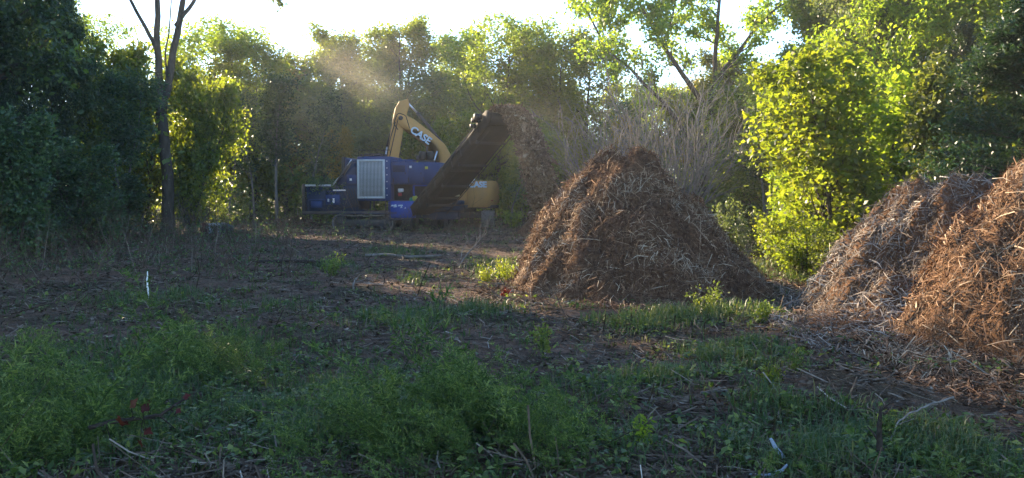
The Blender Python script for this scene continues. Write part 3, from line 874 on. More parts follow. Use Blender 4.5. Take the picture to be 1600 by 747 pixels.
    nt.interface.new_socket('Geometry', in_out='OUTPUT', socket_type='NodeSocketGeometry')
    gi, go = nt.nodes.new('NodeGroupInput'), nt.nodes.new('NodeGroupOutput')
    jn = nt.nodes.new('GeometryNodeJoinGeometry')
    nt.links.new(gi.outputs[0], jn.inputs[0])
    def named(nm, ty):
        q = nt.nodes.new('GeometryNodeInputNamedAttribute'); q.data_type = ty; q.inputs[0].default_value = nm
        return q.outputs[0]
    kid, tsc, tro = named('kind_id', 'INT'), named('tree_scale', 'FLOAT_VECTOR'), named('tree_rot', 'FLOAT_VECTOR')
    for j, var in enumerate(('oak_a', 'oak_b', 'oak_c', 'open_a')):
        cmpn = nt.nodes.new('FunctionNodeCompare'); cmpn.data_type = 'INT'; cmpn.operation = 'EQUAL'
        nt.links.new(kid, cmpn.inputs[2]); cmpn.inputs[3].default_value = j
        for me in VAR[var]:
            src = next(q for q in bpy.data.objects if q.data == me)
            oi = nt.nodes.new('GeometryNodeObjectInfo'); oi.transform_space = 'ORIGINAL'
            oi.inputs['Object'].default_value = src
            oi.inputs['As Instance'].default_value = True
            ip = nt.nodes.new('GeometryNodeInstanceOnPoints')
            nt.links.new(gi.outputs[0], ip.inputs['Points'])
            nt.links.new(cmpn.outputs[0], ip.inputs['Selection'])
            nt.links.new(oi.outputs['Geometry'], ip.inputs['Instance'])
            nt.links.new(tro, ip.inputs['Rotation']); nt.links.new(tsc, ip.inputs['Scale'])
            nt.links.new(ip.outputs[0], jn.inputs[0])
    nt.links.new(jn.outputs[0], go.inputs[0])
    md = o.modifiers.new('woods_trees', 'NODES'); md.node_group = nt
    return o
tag(woods(), 'deep green woodland mass closing in the whole clearing', 'woods', kind='stuff')
# ------------------------------------------------------------------ machines
M['navy'] = paint_mat('navy_paint', (0.003, 0.030, 0.13), (0.018, 0.032, 0.048), 0.45, 0.4)
M['navy_dark'] = paint_mat('navy_dark_paint', (0.002, 0.018, 0.060), (0.020, 0.026, 0.032), 0.55, 0.5)
M['blue'] = paint_mat('bright_blue_paint', (0.008, 0.05, 0.30), (0.04, 0.05, 0.07), 0.35, 0.35)
M['steel'] = paint_mat('dark_steel', (0.045, 0.044, 0.046), (0.12, 0.09, 0.07), 0.7, 0.55, 0.1)
M['track_steel'] = paint_mat('track_steel', (0.30, 0.28, 0.26), (0.16, 0.12, 0.09), 0.7, 0.5, 0.2)
M['black'] = paint_mat('black_plastic', (0.012, 0.012, 0.014), (0.05, 0.04, 0.035), 0.5, 0.5)
M['panel'] = paint_mat('pale_painted_metal', (0.50, 0.54, 0.56), (0.24, 0.22, 0.18), 0.5, 0.5)
M['slat'] = paint_mat('radiator_fin', (0.40, 0.44, 0.47), (0.17, 0.155, 0.13), 0.6, 0.5)
M['fin_gap'] = paint_mat('radiator_core', (0.075, 0.085, 0.095), (0.06, 0.055, 0.045), 0.4, 0.6)
M['cream'] = paint_mat('cream_paint', (0.50, 0.46, 0.34), (0.20, 0.15, 0.10), 0.5, 0.6)
M['cream_dim'] = paint_mat('dusty_bar', (0.055, 0.044, 0.034), (0.10, 0.07, 0.05), 0.6, 0.7)
M['rust'] = paint_mat('dust_caked_steel', (0.020, 0.015, 0.013), (0.070, 0.045, 0.030), 0.85, 0.8)
M['belt'] = paint_mat('belt_rubber', (0.025, 0.022, 0.021), (0.10, 0.062, 0.04), 0.8, 0.85)
M['orange'] = paint_mat('orange_yellow_paint', (0.55, 0.265, 0.065), (0.34, 0.20, 0.10), 0.6, 0.5)
M['letter'] = paint_mat('letter_vinyl', (0.55, 0.62, 0.70), (0.40, 0.34, 0.27), 0.35, 0.5)
M['white'] = paint_mat('white_paint', (0.78, 0.78, 0.76), (0.40, 0.36, 0.30), 0.35, 0.5)
M['red'] = paint_mat('red_paint', (0.40, 0.03, 0.03), (0.15, 0.08, 0.05), 0.35, 0.5)
M['lime'] = paint_mat('yellow_green_paint', (0.42, 0.42, 0.05), (0.15, 0.15, 0.06), 0.3, 0.5)
M['teal'] = paint_mat('green_paint', (0.03, 0.25, 0.16), (0.08, 0.10, 0.06), 0.3, 0.5)
M['chrome'] = paint_mat('cylinder_rod', (0.70, 0.72, 0.76), (0.35, 0.31, 0.27), 0.25, 0.18, 0.9)
def glass_mat():
    m, nt, out = new_mat('cab_glass')
    p = nt.nodes.new('ShaderNodeBsdfPrincipled')
    f = tex_noise(nt, 3, 5, 0.6)
    nt.links.new(ramp(nt, f, [(0.4, (0.02, 0.025, 0.03)), (0.75, (0.10, 0.085, 0.065))]), p.inputs['Base Color'])
    p.inputs['Roughness'].default_value = 0.12
    p.inputs['Specular IOR Level'].default_value = 0.6
    nt.links.new(p.outputs[0], out.inputs[0])
    return m
M['glass'] = glass_mat()

def bx(name, lo, hi, mat, parent, ch=0.02):
    """box part from corner to corner"""
    lo, hi = np.array(lo, float), np.array(hi, float)
    g = Geo(); g.box((lo + hi) / 2, hi - lo, chamfer=ch)
    return obj(name, g.mesh(name, M[mat]), parent)

def pr(name, poly, a0, a1, mat, parent, axis='y'):
    g = Geo(); g.prism(poly, a0, a1, axis)
    return obj(name, g.mesh(name, M[mat]), parent)

def tb(name, pts, r, mat, parent, sides=10, smooth=True):
    g = Geo(); g.tube(pts, r, sides)
    return obj(name, g.mesh(name, M[mat], smooth), parent)

def hose_pts(a, b, sag, n=9):
    a, b = np.array(a, float), np.array(b, float)
    t = np.linspace(0, 1, n)[:, None]
    p = a * (1 - t) + b * t
    p[:, 2] -= sag * 4 * (t * (1 - t))[:, 0]
    return p

def lettering(txt, size, mat, parent, loc, rot, name='lettering', depth=0.008, bold=0.012):
    cu = bpy.data.curves.new('lettering', 'FONT')
    cu.body = txt; cu.size = size; cu.extrude = depth; cu.offset = bold
    cu.align_x = 'CENTER'; cu.align_y = 'CENTER'
    tmp = bpy.data.objects.new('tmp', cu); COL.objects.link(tmp)
    dg = bpy.context.evaluated_depsgraph_get()
    me = bpy.data.meshes.new_from_object(tmp.evaluated_get(dg))
    bpy.data.objects.remove(tmp)
    me.materials.clear(); me.materials.append(M[mat])
    return obj(name, me, parent, loc, rot)

SHOE = {}
def make_track(parent, L, H, W, n, origin, along='x', name='track'):
    """crawler track: frame with idler, sprocket, rollers and separate shoes round a sagging loop"""
    ang = 0.0 if along == 'x' else math.pi / 2
    R = H / 2 - 0.03
    g = Geo()
    g.box((0, 0, H / 2), (L - H * 0.9, W * 0.55, H * 0.40), chamfer=0.03)
    g.box((0, 0, H * 0.42), (L - H * 0.5, W * 0.35, H * 0.22), chamfer=0.02)
    tr = obj(name, g.mesh('track_frame', M['steel']), parent, origin, (0, 0, ang))
    def wheel(nm, x, z, r, w, mat='steel', teeth=0):
        g = Geo()
        prof = [(0.25 * r, -w / 2 - 0.02), (0.55 * r, -w / 2 - 0.02), (0.6 * r, -w / 2), (r, -w / 2), (r, w / 2), (0.6 * r, w / 2), (0.55 * r, w / 2 + .02), (0.25 * r, w / 2 + .02)]
        s = 24
        V = [[x + rr * math.cos(a), yy, z + rr * math.sin(a)] for rr, yy in prof for a in np.arange(s) * 2 * math.pi / s]
        Q = [[i * s + k, i * s + (k + 1) % s, (i + 1) * s + (k + 1) % s, (i + 1) * s + k] for i in range(len(prof) - 1) for k in range(s)]
        g.add(V, Q)
        for sgn in (-1, 1): g.tube([(x, sgn * (w / 2 + .015), z), (x, sgn * (w / 2 + 0.05), z)], 0.26 * r, 12)
        for k in range(teeth):
            a = 2 * math.pi * k / teeth
            c, sn = math.cos(a), math.sin(a)
            g.box((x + c * r * 1.03, 0, z + sn * r * 1.03), (0.08, w * 0.6, 0.05), [[c, 0, -sn], [0, 1, 0], [sn, 0, c]])
        return obj(nm, g.mesh(nm, M[mat]), tr)
    xe = L / 2 - H / 2
    wheel('idler_wheel', -xe, H / 2, R * 0.86, W * 0.5)
    wheel('sprocket', xe, H / 2, R * 0.82, W * 0.45, 'steel', 13)
    nr = max(3, int((L - H) / 0.45))
    for k in range(nr):
        wheel('roller', -xe + (k + 0.5) * 2 * xe / nr, 0.16, 0.11, W * 0.5)
    key = (round(W, 2), round(H, 2))
    if key not in SHOE:
        g = Geo(); g.box((0, 0, 0), (0.175, W, 0.03), chamfer=0.006)
        g.box((-0.05, 0, 0.028), (0.018, W, 0.03)); g.box((0.055, 0, 0.028), (0.018, W, 0.03)); g.box((0.0, 0, 0.024), (0.014, W, 0.02))
        SHOE[key] = g.mesh('track_shoe', M['track_steel'])
    per = 4 * xe + 2 * math.pi * R
    for k in range(n):
        s = per * k / n
        if s < 2 * xe: x, z, a = -xe + s, 2 * R, 0.0
        elif s < 2 * xe + math.pi * R:
            q = (s - 2 * xe) / R; x, z, a = xe + R * math.sin(q), R + R * math.cos(q), q
        elif s < 4 * xe + math.pi * R: x, z, a = xe - (s - 2 * xe - math.pi * R), 0.0, math.pi
        else:
            q = (s - 4 * xe - math.pi * R) / R; x, z, a = -xe - R * math.sin(q), R - R * math.cos(q), math.pi + q
        if a == 0.0: z -= 0.05 * math.sin(math.pi * (x + xe) / (2 * xe)) * (1 + 0.5 * math.sin(9 * x))
        o = obj('track_shoe', SHOE[key], tr, (x, 0, z + 0.03), (0, a, 0))
    return tr

# ---------------- wood grinder
gx0, gy0 = (473 - 800) / F_PX * 47.6, 47.6
YAW = math.radians(-7)
gr = thing('wood_grinder', (gx0, gy0, float(ground_z(gx0 + 4, gy0)) - 0.03), 'navy blue tracked wood grinder with pale radiator and raised discharge conveyor', 'wood grinder', None, YAW)
S1 = 29.4
def gp(px, py): return ((px - 473) / S1, 2 - (py - 300) / S1)
DEP = 2.5
# infeed hopper: floor, end plate, panelled sides, rails, stakes
hop = bx('hopper', (0.05, 0.1, 0.95), (3.1, DEP - 0.1, 1.15), 'navy_dark', gr)
for y0 in (0.0, DEP - 0.12):
    for k, (a, b) in enumerate(((0.34, 1.28), (1.32, 2.2), (2.24, 3.08))):
        bx('side_panel', (a, y0 + 0.03, 1.10), (b, y0 + 0.09, 2.40), 'navy_dark', hop, 0.01)
    for a in (0.30, 1.30, 2.22):
        bx('stake', (a - 0.045, y0 - 0.03, 0.98), (a + 0.045, y0 + 0.028, 2.40), 'navy_dark', hop, 0.01)
    bx('top_rail', (0.02, y0 - 0.03, 2.40), (1.75, y0 + 0.12, 2.50), 'panel', hop, 0.02)
bx('bottom_beam', (0.0, -0.06, 0.90), (5.2, 0.0, 1.08), 'steel', gr, 0.02)
bx('bottom_beam', (0.0, DEP, 0.90), (5.2, DEP + 0.06, 1.08), 'steel', gr, 0.02)
endp = bx('end_plate', (-0.04, 0.0, 0.92), (0.06, DEP, 2.46), 'navy_dark', gr, 0.02)
for y0 in (0.0, DEP - 0.14):
    bx('post', (0.0, y0 - 0.05, 0.88), (0.16, y0 + 0.14, 2.52), 'black', endp, 0.02)
bx('control_box', (1.35, -0.20, 1.42), (2.12, -0.04, 1.95), 'navy', gr, 0.02)
cb = gr.children[-1]
bx('label_plate', (1.72, -0.207, 1.52), (1.84, -0.201, 1.76), 'white', cb, 0.002)
bx('label_plate', (1.45, -0.207, 1.58), (1.55, -0.201, 1.74), 'panel', cb, 0.002)
bx('handrail', (1.72, -0.10, 2.16), (2.45, -0.04, 2.23), 'white', gr, 0.01)
g = Geo()
for k in range(5): g.tube(hose_pts((1.5 + 0.3 * k, -0.14, 1.5), (2.3 + 0.18 * k, -0.10, 1.25 + 0.05 * k), 0.15), 0.022, 6)
for k in range(4): g.tube(hose_pts((2.4 + 0.16 * k, -0.08, 2.3), (2.9 + 0.1 * k, -0.10, 1.3), 0.12), 0.025, 6)
obj('hose', g.mesh('hoses', M['black'], True), gr)
# sloping feed cheek and mill housing
pr('mill_housing', [(1.70, 2.46), (2.18, 2.95), (2.18, 3.72), (2.30, 3.95), (2.52, 3.78), (3.02, 3.78), (3.02, 1.10), (2.3, 1.10), (1.70, 1.6)], 0.10, DEP - 0.1, 'navy_dark', gr)
mh = gr.children[-1]
pr('rim', [(1.62, 2.50), (1.75, 2.50), (2.20, 2.96), (2.20, 3.06), (2.12, 3.04)], 0.04, 0.098, 'panel', mh)
pr('rim', [(1.62, 2.50), (1.75, 2.50), (2.20, 2.96), (2.20, 3.06), (2.12, 3.04)], DEP - 0.098, DEP - 0.04, 'panel', mh)
bx('lift_arm', (2.16, 0.02, 3.0), (2.34, 0.22, 3.98), 'black', mh, 0.03)
tb('cylinder', [(2.26, -0.02, 3.0), (2.75, -0.02, 3.72)], 0.06, 'steel', mh)
bx('service_door', (2.44, 0.04, 2.55), (2.96, 0.096, 3.02), 'navy', mh, 0.01)
# radiator tower
rt = bx('radiator_housing', (3.02, 0.0, 1.62), (4.86, DEP, 3.98), 'navy', gr, 0.05)
bx('vent_cap', (3.30, 0.3, 3.98), (4.22, 1.7, 4.16), 'black', rt, 0.03)
for k in range(6): bx('bolt', (4.62, -0.012, 1.9 + 0.36 * k), (4.68, 0.0, 1.96 + 0.36 * k), 'panel', rt, 0.004)
rad = bx('radiator', (3.14, -0.03, 1.84), (4.46, -0.002, 3.74), 'fin_gap', gr, 0.004)
bx('frame', (3.05, -0.10, 1.76), (3.15, -0.002, 3.82), 'panel', rad, 0.012)
bx('frame', (4.45, -0.10, 1.76), (4.55, -0.002, 3.82), 'panel', rad, 0.012)
bx('frame', (3.151, -0.098, 3.72), (4.449, -0.002, 3.82), 'panel', rad, 0.012)
bx('frame', (3.151, -0.098, 1.76), (4.449, -0.002, 1.86), 'panel', rad, 0.012)
g = Geo(); g.box((0, 0, 0), (0.040, 0.05, 1.855), chamfer=0.006)
slat_me = g.mesh('slat', M['slat'])
for k in range(17):
    obj('slat', slat_me, rad, (3.20 + k * 0.0755, -0.055, 2.79), (0, 0, 0.5))
# engine enclosure
en = bx('engine_enclosure', (4.87, 0.06, 2.50), (7.50, DEP - 0.06, 3.66), 'navy', gr, 0.04)
for k, (a, b) in enumerate(((4.93, 5.75), (5.79, 6.60), (6.64, 7.44))):
    d = bx('door', (a, 0.022, 2.56), (b, 0.058, 3.60), 'navy', en, 0.012)
    bx('latch', (b - 0.14, 0.006, 3.02), (b - 0.09, 0.0215, 3.14), 'black', d, 0.003)
bx('roof_rail', (4.90, 0.10, 3.66), (5.5, 0.5, 3.76), 'navy', en, 0.02)
bx('roof_box', (5.1, 0.6, 3.66), (5.9, 1.5, 3.84), 'navy', en, 0.03)
# intake stacks / mufflers on the roof
st = bx('air_cleaner', (6.18, 0.7, 3.66), (7.02, 1.3, 3.80), 'black', gr, 0.02)
for xx in (6.36, 6.82):
    tb('canister', [(xx, 0.9, 3.78), (xx, 0.9, 3.86), (xx, 0.9, 4.20), (xx, 0.9, 4.28)], [0.12, 0.20, 0.20, 0.14], 'black', st, 14)
tb('exhaust_stack', [(6.58, 1.05, 3.78), (6.58, 1.05, 4.45), (6.64, 1.05, 4.55)], 0.055, 'steel', st)
bx('bracket', (6.06, 0.75, 3.78), (6.2, 0.95, 4.05), 'steel', st, 0.01)
# lower bay with hydraulics; its recess is a solid block, the shade put in as black
bx('frame_rail', (4.87, 0.35, 0.95), (8.4, DEP - 0.35, 1.65), 'steel', gr, 0.03)
bay = bx('dark_recess_block', (4.90, 0.55, 1.66), (7.45, DEP - 0.3, 2.50), 'black', gr, 0.01)
tb('filter', [(5.20, 0.30, 2.18), (5.46, 0.28, 2.20)], [0.11, 0.09], 'white', bay, 12)
tb('filter', [(5.18, 0.32, 1.96), (5.36, 0.32, 1.98)], 0.085, 'red', bay, 12)
tb('coupling', [(6.02, 0.22, 1.74), (6.2, 0.20, 1.76), (6.24, 0.20, 1.76)], [0.15, 0.15, 0.10], 'lime', bay, 14)
tb('coupling', [(5.84, 0.24, 1.68), (5.98, 0.22, 1.70)], 0.12, 'teal', bay, 12)
tb('pipe', [(6.05, 0.18, 2.46), (6.05, 0.18, 2.0), (6.1, 0.2, 1.85)], 0.05, 'blue', bay)
tb('pipe', [(6.1, 0.12, 2.44), (6.9, 0.12, 2.44), (7.1, 0.14, 2.3)], 0.04, 'blue', bay)
g = Geo()
rr = np.random.default_rng(4)
for k in range(12):
    a = (5.0 + 2.3 * rr.random(), 0.35 + .15 * rr.random(), 2.42); b = (5.2 + 2.2 * rr.random(), 0.25 + .15 * rr.random(), 1.72)
    g.tube(hose_pts(a, b, 0.1 * rr.random()), 0.024, 6)
obj('hose', g.mesh('hoses', M['black'], True), bay)
tank = bx('fuel_tank', (4.72, -0.06, 0.72), (6.16, 0.62, 1.62), 'blue', gr, 0.06)
g = Geo()                                           # faded white decal, lettering no longer readable
for k, (a, b, z0, z1) in enumerate(((0.10, 0.28, 1.33, 1.43), (0.26, 0.44, 1.28, 1.45), (0.48, 0.78, 1.34, 1.44), (0.62, 0.74, 1.25, 1.36), (0.84, 0.94, 1.22, 1.30))):
    g.prism([(4.75 + a, z0), (4.75 + b, z0 + 0.02), (4.75 + b - 0.03, z1), (4.75 + a + 0.04, z1 - 0.02)], -0.068, -0.062)
obj('decal', g.mesh('decal', M['letter']), tank)
bx('step', (4.8, -0.20, 0.62), (6.1, -0.065, 0.70), 'navy_dark', tank, 0.01)
bx('rear_panel', (6.2, -0.02, 0.72), (8.0, 0.30, 1.50), 'navy_dark', gr, 0.03)
rp = gr.children[-1]
pl = bx('sign_plate', (6.34, -0.045, 1.10), (6.98, -0.024, 1.24), 'cream', rp, 0.004)
g = Geo()                                           # worn print, no longer readable
for k in range(6):
    g.box((6.41 + 0.10 * k, -0.048, 1.165 + 0.008 * (k % 3)), (0.062, 0.004, 0.055))
tag(obj('worn_lettering', g.mesh('worn_lettering', M['steel']), pl), kind='stuff')
pl = bx('sign_plate', (6.36, -0.045, 0.90), (6.96, -0.024, 1.07), 'white', rp, 0.004)
g = Geo()
for k in range(7):
    g.box((6.42 + 0.08 * k, -0.048, 0.985 + 0.012 * (k % 2)), (0.052, 0.004, 0.07))
tag(obj('worn_lettering', g.mesh('worn_lettering', M['steel']), pl), kind='stuff')
bx('undercarriage_cross_member', (1.9, 0.4, 0.45), (4.6, DEP - 0.4, 0.92), 'black', gr, 0.02)
make_track(gr, 3.35, 0.88, 0.52, 44, (3.30, 0.20, 0.02))
make_track(gr, 3.35, 0.88, 0.52, 44, (3.30, DEP - 0.20, 0.02))
bx('support_leg', (5.4, 0.5, 0.02), (5.9, 2.0, 0.95), 'black', gr, 0.02)
bx('support_leg', (6.9, 0.5, 0.02), (7.3, 2.0, 0.95), 'black', gr, 0.02)

# ---------------- discharge conveyor: part of the grinder, swung towards the camera
A0, A1 = P(650, 324, 46.0), P(761, 181, 39.6)
run = A1 - A0; hd = np.array([run[0], run[1], 0]); hd /= np.linalg.norm(hd)
wd = np.array([-hd[1], hd[0], 0])                     # width direction, to the right in view
Lc = np.linalg.norm(run); cd = run / Lc; nd = np.cross(cd, wd); nd = nd / np.linalg.norm(nd)
if nd[2] < 0: nd = -nd
WB = 1.55
inv = gr.matrix_world.inverted() if False else (Matrix.Translation(gr.location) @ Matrix.Rotation(YAW, 4, 'Z')).inverted()
def loc(p): v = inv @ Vector([float(q) for q in p]); return (v.x, v.y, v.z)
def cv(s, w, n): return loc(A0 + cd * s + wd * w + nd * n)
def cbox(name, s0, s1, w0, w1, n0, n1, mat, parent, taper=0.0):
    V = [cv(s, w + (taper * (1 if w > WB / 2 else -1) * (1 - s / Lc)), n) for s in (s0, s1) for w in (w0, w1) for n in (n0, n1)]
    Q = [[0, 1, 3, 2], [4, 6, 7, 5], [0, 4, 5, 1], [2, 3, 7, 6], [0, 2, 6, 4], [1, 5, 7, 3]]
    g = Geo(); g.add(V, Q)
    return obj(name, g.mesh(name, M[mat]), parent)
con = cbox('conveyor', -0.2, Lc - 0.35, 0.02, WB - 0.02, -0.34, -0.30, 'rust', gr, 0.14)      # underside pan
for w0 in (0.0, WB - 0.06):
    cbox('side_rail', -0.3, Lc - 0.15, w0, w0 + 0.06, -0.36, 0.12, 'rust', con, 0.14)
    cbox('top_flange', -0.3, Lc - 0.15, w0 - 0.05, w0 + 0.11, 0.121, 0.17, 'steel', con, 0.14)
cbox('belt', -0.2, Lc - 0.1, 0.10, WB - 0.10, -0.10, -0.06, 'belt', con, 0.10)
for s in (1.6, 4.35, 6.9):
    cbox('cross_member', s, s + 0.10, 0.04, WB - 0.04, -0.42, -0.345, 'cream_dim', con, 0.13)
for k in range(9):
    s = 0.6 + k * 0.9
    tb('idler_roller', [cv(s, 0.08, -0.2), cv(s, WB - 0.08, -0.2)], 0.055, 'steel', con, 10)
tb('head_pulley', [cv(Lc, -0.02, -0.13), cv(Lc, WB + 0.02, -0.13)], 0.27, 'belt', con, 20)
for w0 in (-0.07, WB + 0.005):                        # rounded head plates
    g = Geo()
    ang = np.linspace(-1.7, 1.7, 12)
    poly = [(Lc + 0.34 * math.cos(a), -0.12 + 0.34 * math.sin(a)) for a in ang] + [(Lc - 0.9, 0.20), (Lc - 0.9, -0.44)]
    V = [cv(s, w, n) for w in (w0, w0 + 0.06) for s, n in poly]
    n = len(poly)
    V += [cv(Lc - .1, w0, -0.12), cv(Lc - .1, w0 + 0.06, -0.12)]
    g.add(V, [[i, (i + 1) % n, n + (i + 1) % n, n + i] for i in range(n)],
          [[2 * n, (i + 1) % n, i] for i in range(n)] + [[2 * n + 1, n + i, n + (i + 1) % n] for i in range(n)])
    obj('head_plate', g.mesh('head_plate', M['rust']), con)
hm_ = tb('drive_motor', [cv(Lc - 0.35, -0.09, 0.16), cv(Lc - 0.35, -0.42, 0.16)], 0.14, 'black', con, 14)
tb('motor_housing', [cv(Lc - 0.75, -0.08, 0.24), cv(Lc - 0.75, -0.34, 0.24)], 0.11, 'black', hm_, 12)
tb('motor_housing', [cv(Lc - 1.05, -0.08, 0.14), cv(Lc - 1.05, -0.30, 0.14)], 0.09, 'black', hm_, 12)
for k in range(8):                                    # stiffeners on the side rails, return rollers and hangers below
    s = 0.7 + k * 1.0
    cbox('stiffener', s, s + 0.07, -0.035, -0.001, -0.36, 0.115, 'steel', con, 0.14)
    if k % 2 == 0:
        tb('return_roller', [cv(s + 0.4, 0.02, -0.50), cv(s + 0.4, WB - 0.02, -0.50)], 0.06, 'steel', con, 10)
        for w_ in (0.06, WB - 0.10): cbox('hanger', s + 0.37, s + 0.43, w_, w_ + 0.03, -0.54, -0.345, 'steel', con)
cbox('belt_edge', 0.2, Lc - 0.2, 0.07, 0.10, -0.62, -0.58, 'belt', con)
cbox('belt_edge', 0.2, Lc - 0.2, WB - 0.10, WB - 0.07, -0.62, -0.58, 'belt', con)
g = Geo()
for k in range(3):
    g.tube([cv(s, -0.06 - 0.04 * k, 0.06 - 0.05 * k + 0.03 * math.sin(2.3 * s + k)) for s in np.linspace(0.4, Lc - 0.5, 16)], 0.022, 6)
obj('hydraulic_line', g.mesh('hydraulic_lines', M['black'], True), con)
# base of the conveyor: cream bar, hopper box, ram
b0 = P(668, 307, 45.7); b1 = P(718, 305, 45.2)
g = Geo(); g.box((0, 0, 0), (np.linalg.norm(b1 - b0), 0.07, 0.11), chamfer=0.01)
bar = obj('cream_bar', g.mesh('cream_bar', M['cream']), gr, loc((b0 + b1) / 2), (0, -0.03, math.atan2(b1[1] - b0[1], b1[0] - b0[0]) - YAW))
q0, q1 = P(664, 312, 45.9), P(722, 340, 45.4)
g = Geo(); g.box((0, 0, 0), (1.95, 1.2, 0.20), chamfer=0.02); g.box((0, 0.05, -0.30), (1.85, 1.1, 0.24), chamfer=0.02); g.box((0, 0.2, -0.68), (1.5, 0.9, 0.42), chamfer=0.02)
obj('conveyor_base', g.mesh('conveyor_base', M['navy_dark']), gr, loc((q0[0] + 0.95, 46.5, 1.45)), (0, 0, 0))
ram = tb('ram', [loc(P(654, 325, 45.6)), loc(P(661, 312, 45.3)), loc(P(668, 300, 44.9))], [0.09, 0.09, 0.06], 'steel', gr, 10)
tb('gland', [loc(P(656, 322, 45.55)), loc(P(658, 318, 45.5))], 0.12, 'red', ram, 10)
tb('gland', [loc(P(659, 315, 45.4)), loc(P(661, 312, 45.3))], 0.11, 'orange', ram, 10)
tb('strut', [loc(P(655, 322, 45.8)), loc(P(690, 262, 44.2))], 0.06, 'steel', gr, 8)

# small fittings on the grinder flank
def ladder(x0, x1, z0, z1, y):
    lad = tb('ladder', [(x0, y, z0), (x0, y, z1), (x0, y + 0.12, z1 + 0.06)], 0.022, 'steel', gr, 8)
    tb('rail', [(x1, y, z0), (x1, y, z1), (x1, y + 0.12, z1 + 0.06)], 0.022, 'steel', lad, 8)
    for z in np.arange(z0 + 0.12, z1, 0.27): tb('rung', [(x0, y, z), (x1, y, z)], 0.018, 'steel', lad, 6)
ladder(4.60, 4.84, 0.75, 1.60, -0.16)
for k in range(4): bx('grab_handle', (4.98 + 0.82 * k, -0.02, 2.62), (5.02 + 0.82 * k, 0.02, 2.86), 'black', gr, 0.008)
bx('louvre_panel', (4.98, 0.004, 3.16), (5.62, 0.020, 3.50), 'black', gr, 0.004)
lv = gr.children[-1]
for k in range(6): bx('louvre', (5.0, -0.018, 3.19 + 0.05 * k), (5.6, 0.003, 3.21 + 0.05 * k), 'navy', lv, 0.003)
bx('warning_sticker', (6.70, 0.012, 3.30), (6.86, 0.021, 3.44), 'lime', gr, 0.002)
bx('warning_sticker', (5.86, 0.012, 3.36), (5.98, 0.021, 3.48), 'white', gr, 0.002)
bx('warning_sticker', (2.60, 0.028, 2.70), (2.72, 0.039, 2.82), 'white', gr, 0.002)
bx('fender', (1.70, -0.12, 0.94), (4.70, 0.45, 0.985), 'navy_dark', gr, 0.01)
bx('tool_box', (0.52, -0.16, 1.25), (1.12, -0.04, 1.62), 'navy', gr, 0.02)
bx('hopper_rib', (0.36, -0.012, 1.66), (1.26, 0.028, 1.72), 'navy', gr, 0.005)
bx('hopper_rib', (1.36, -0.012, 2.10), (2.16, 0.028, 2.16), 'navy', gr, 0.005)
tb('grab_rail', [(3.1, 0.1, 4.0), (3.1, 0.1, 4.32), (4.8, 0.1, 4.32), (4.8, 0.1, 4.0)], 0.02, 'black', gr, 8)
tb('cylinder', [(1.9, 0.0, 2.62), (2.5, 0.0, 3.5)], 0.055, 'steel', gr, 10)
tb('rod', [(2.5, 0.0, 3.5), (2.72, 0.0, 3.82)], 0.03, 'chrome', gr, 8)
for k in range(3): bx('work_light', (3.2 + 0.6 * k, -0.02, 4.0), (3.32 + 0.6 * k, 0.10, 4.11), 'black', gr, 0.02)
for k in range(9): bx('bolt', (4.93 + 0.30 * k, 0.006, 2.515), (4.97 + 0.30 * k, 0.0585, 2.55), 'steel', gr, 0.004)

# brush lying in the hopper, being fed
def brush_load():
    rng = np.random.default_rng(91)
    g = Geo()
    n = 420
    base = np.stack([0.2 + 1.9 * rng.random(n), 0.2 + 2.0 * rng.random(n), 1.9 + 0.55 * rng.random(n)], -1)
    d = np.stack([rng.normal(0.5, 0.6, n), rng.normal(0, 0.5, n), rng.normal(0.18, 0.25, n)], -1)
    q = polyline(base, d, 0.3 + 0.6 * rng.random(n), 5, 0, 0.15, rng)
    V, Q = tubes(q, np.full((n, 5), 0.012), 3); g.add(V, Q)
    return g, q, rng
g, q, rng_ = brush_load()
w0 = Vector((gx0, gy0, gr.location.z))
t = thing('brush_load', gr.location, 'heap of cut green brush lying in the grinder infeed hopper', 'brush', None, YAW)
obj('stems', g.mesh('stems', M['bark']), t)
g = Geo(); V, Q, R = leaves_from(q, 26, 0.08, 0.14, rng_); g.add(V, Q, None, R)
obj('foliage', g.mesh('foliage', M['leaf_dark']), t)

# ---------------- excavator
EX, EY = -2.75, 53.0
ex = thing('excavator', (EX, EY, float(ground_z(EX, EY)) - 0.02), 'orange yellow tracked excavator with raised boom behind the blue grinder', 'excavator')
FY = math.radians(14)
fwd = np.array([-math.cos(FY), -math.sin(FY)])
sid = np.array([fwd[1], -fwd[0]]) * -1                 # towards the camera side
if sid[1] > 0: sid = -sid
def el(s, w, z):                                       # house frame -> excavator local
    return (float(fwd[0] * s + sid[0] * w), float(fwd[1] * s + sid[1] * w), float(z))
def sz(px, py, w=0.0):                                 # picture point on the boom plane -> (s, z)
    k = (px - 800) / F_PX
    cx, cyy = EX + sid[0] * w, EY + sid[1] * w
    s = (k * cyy - cx) / (fwd[0] - k * fwd[1])
    y = cyy + fwd[1] * s
    return float(s), float(2 - (py - 300) / F_PX * y)
for xx in (-1.30, 1.34):
    make_track(ex, 3.9, 0.92, 0.74, 46, (xx, 0, 0.02), 'y')
g = Geo(); g.box((0, 0, 0.72), (2.0, 1.6, 0.36), chamfer=0.08); g.tube([(0, 0, 0.85), (0, 0, 1.18)], 0.62, 24)
obj('car_body', g.mesh('car_body', M['steel']), ex)
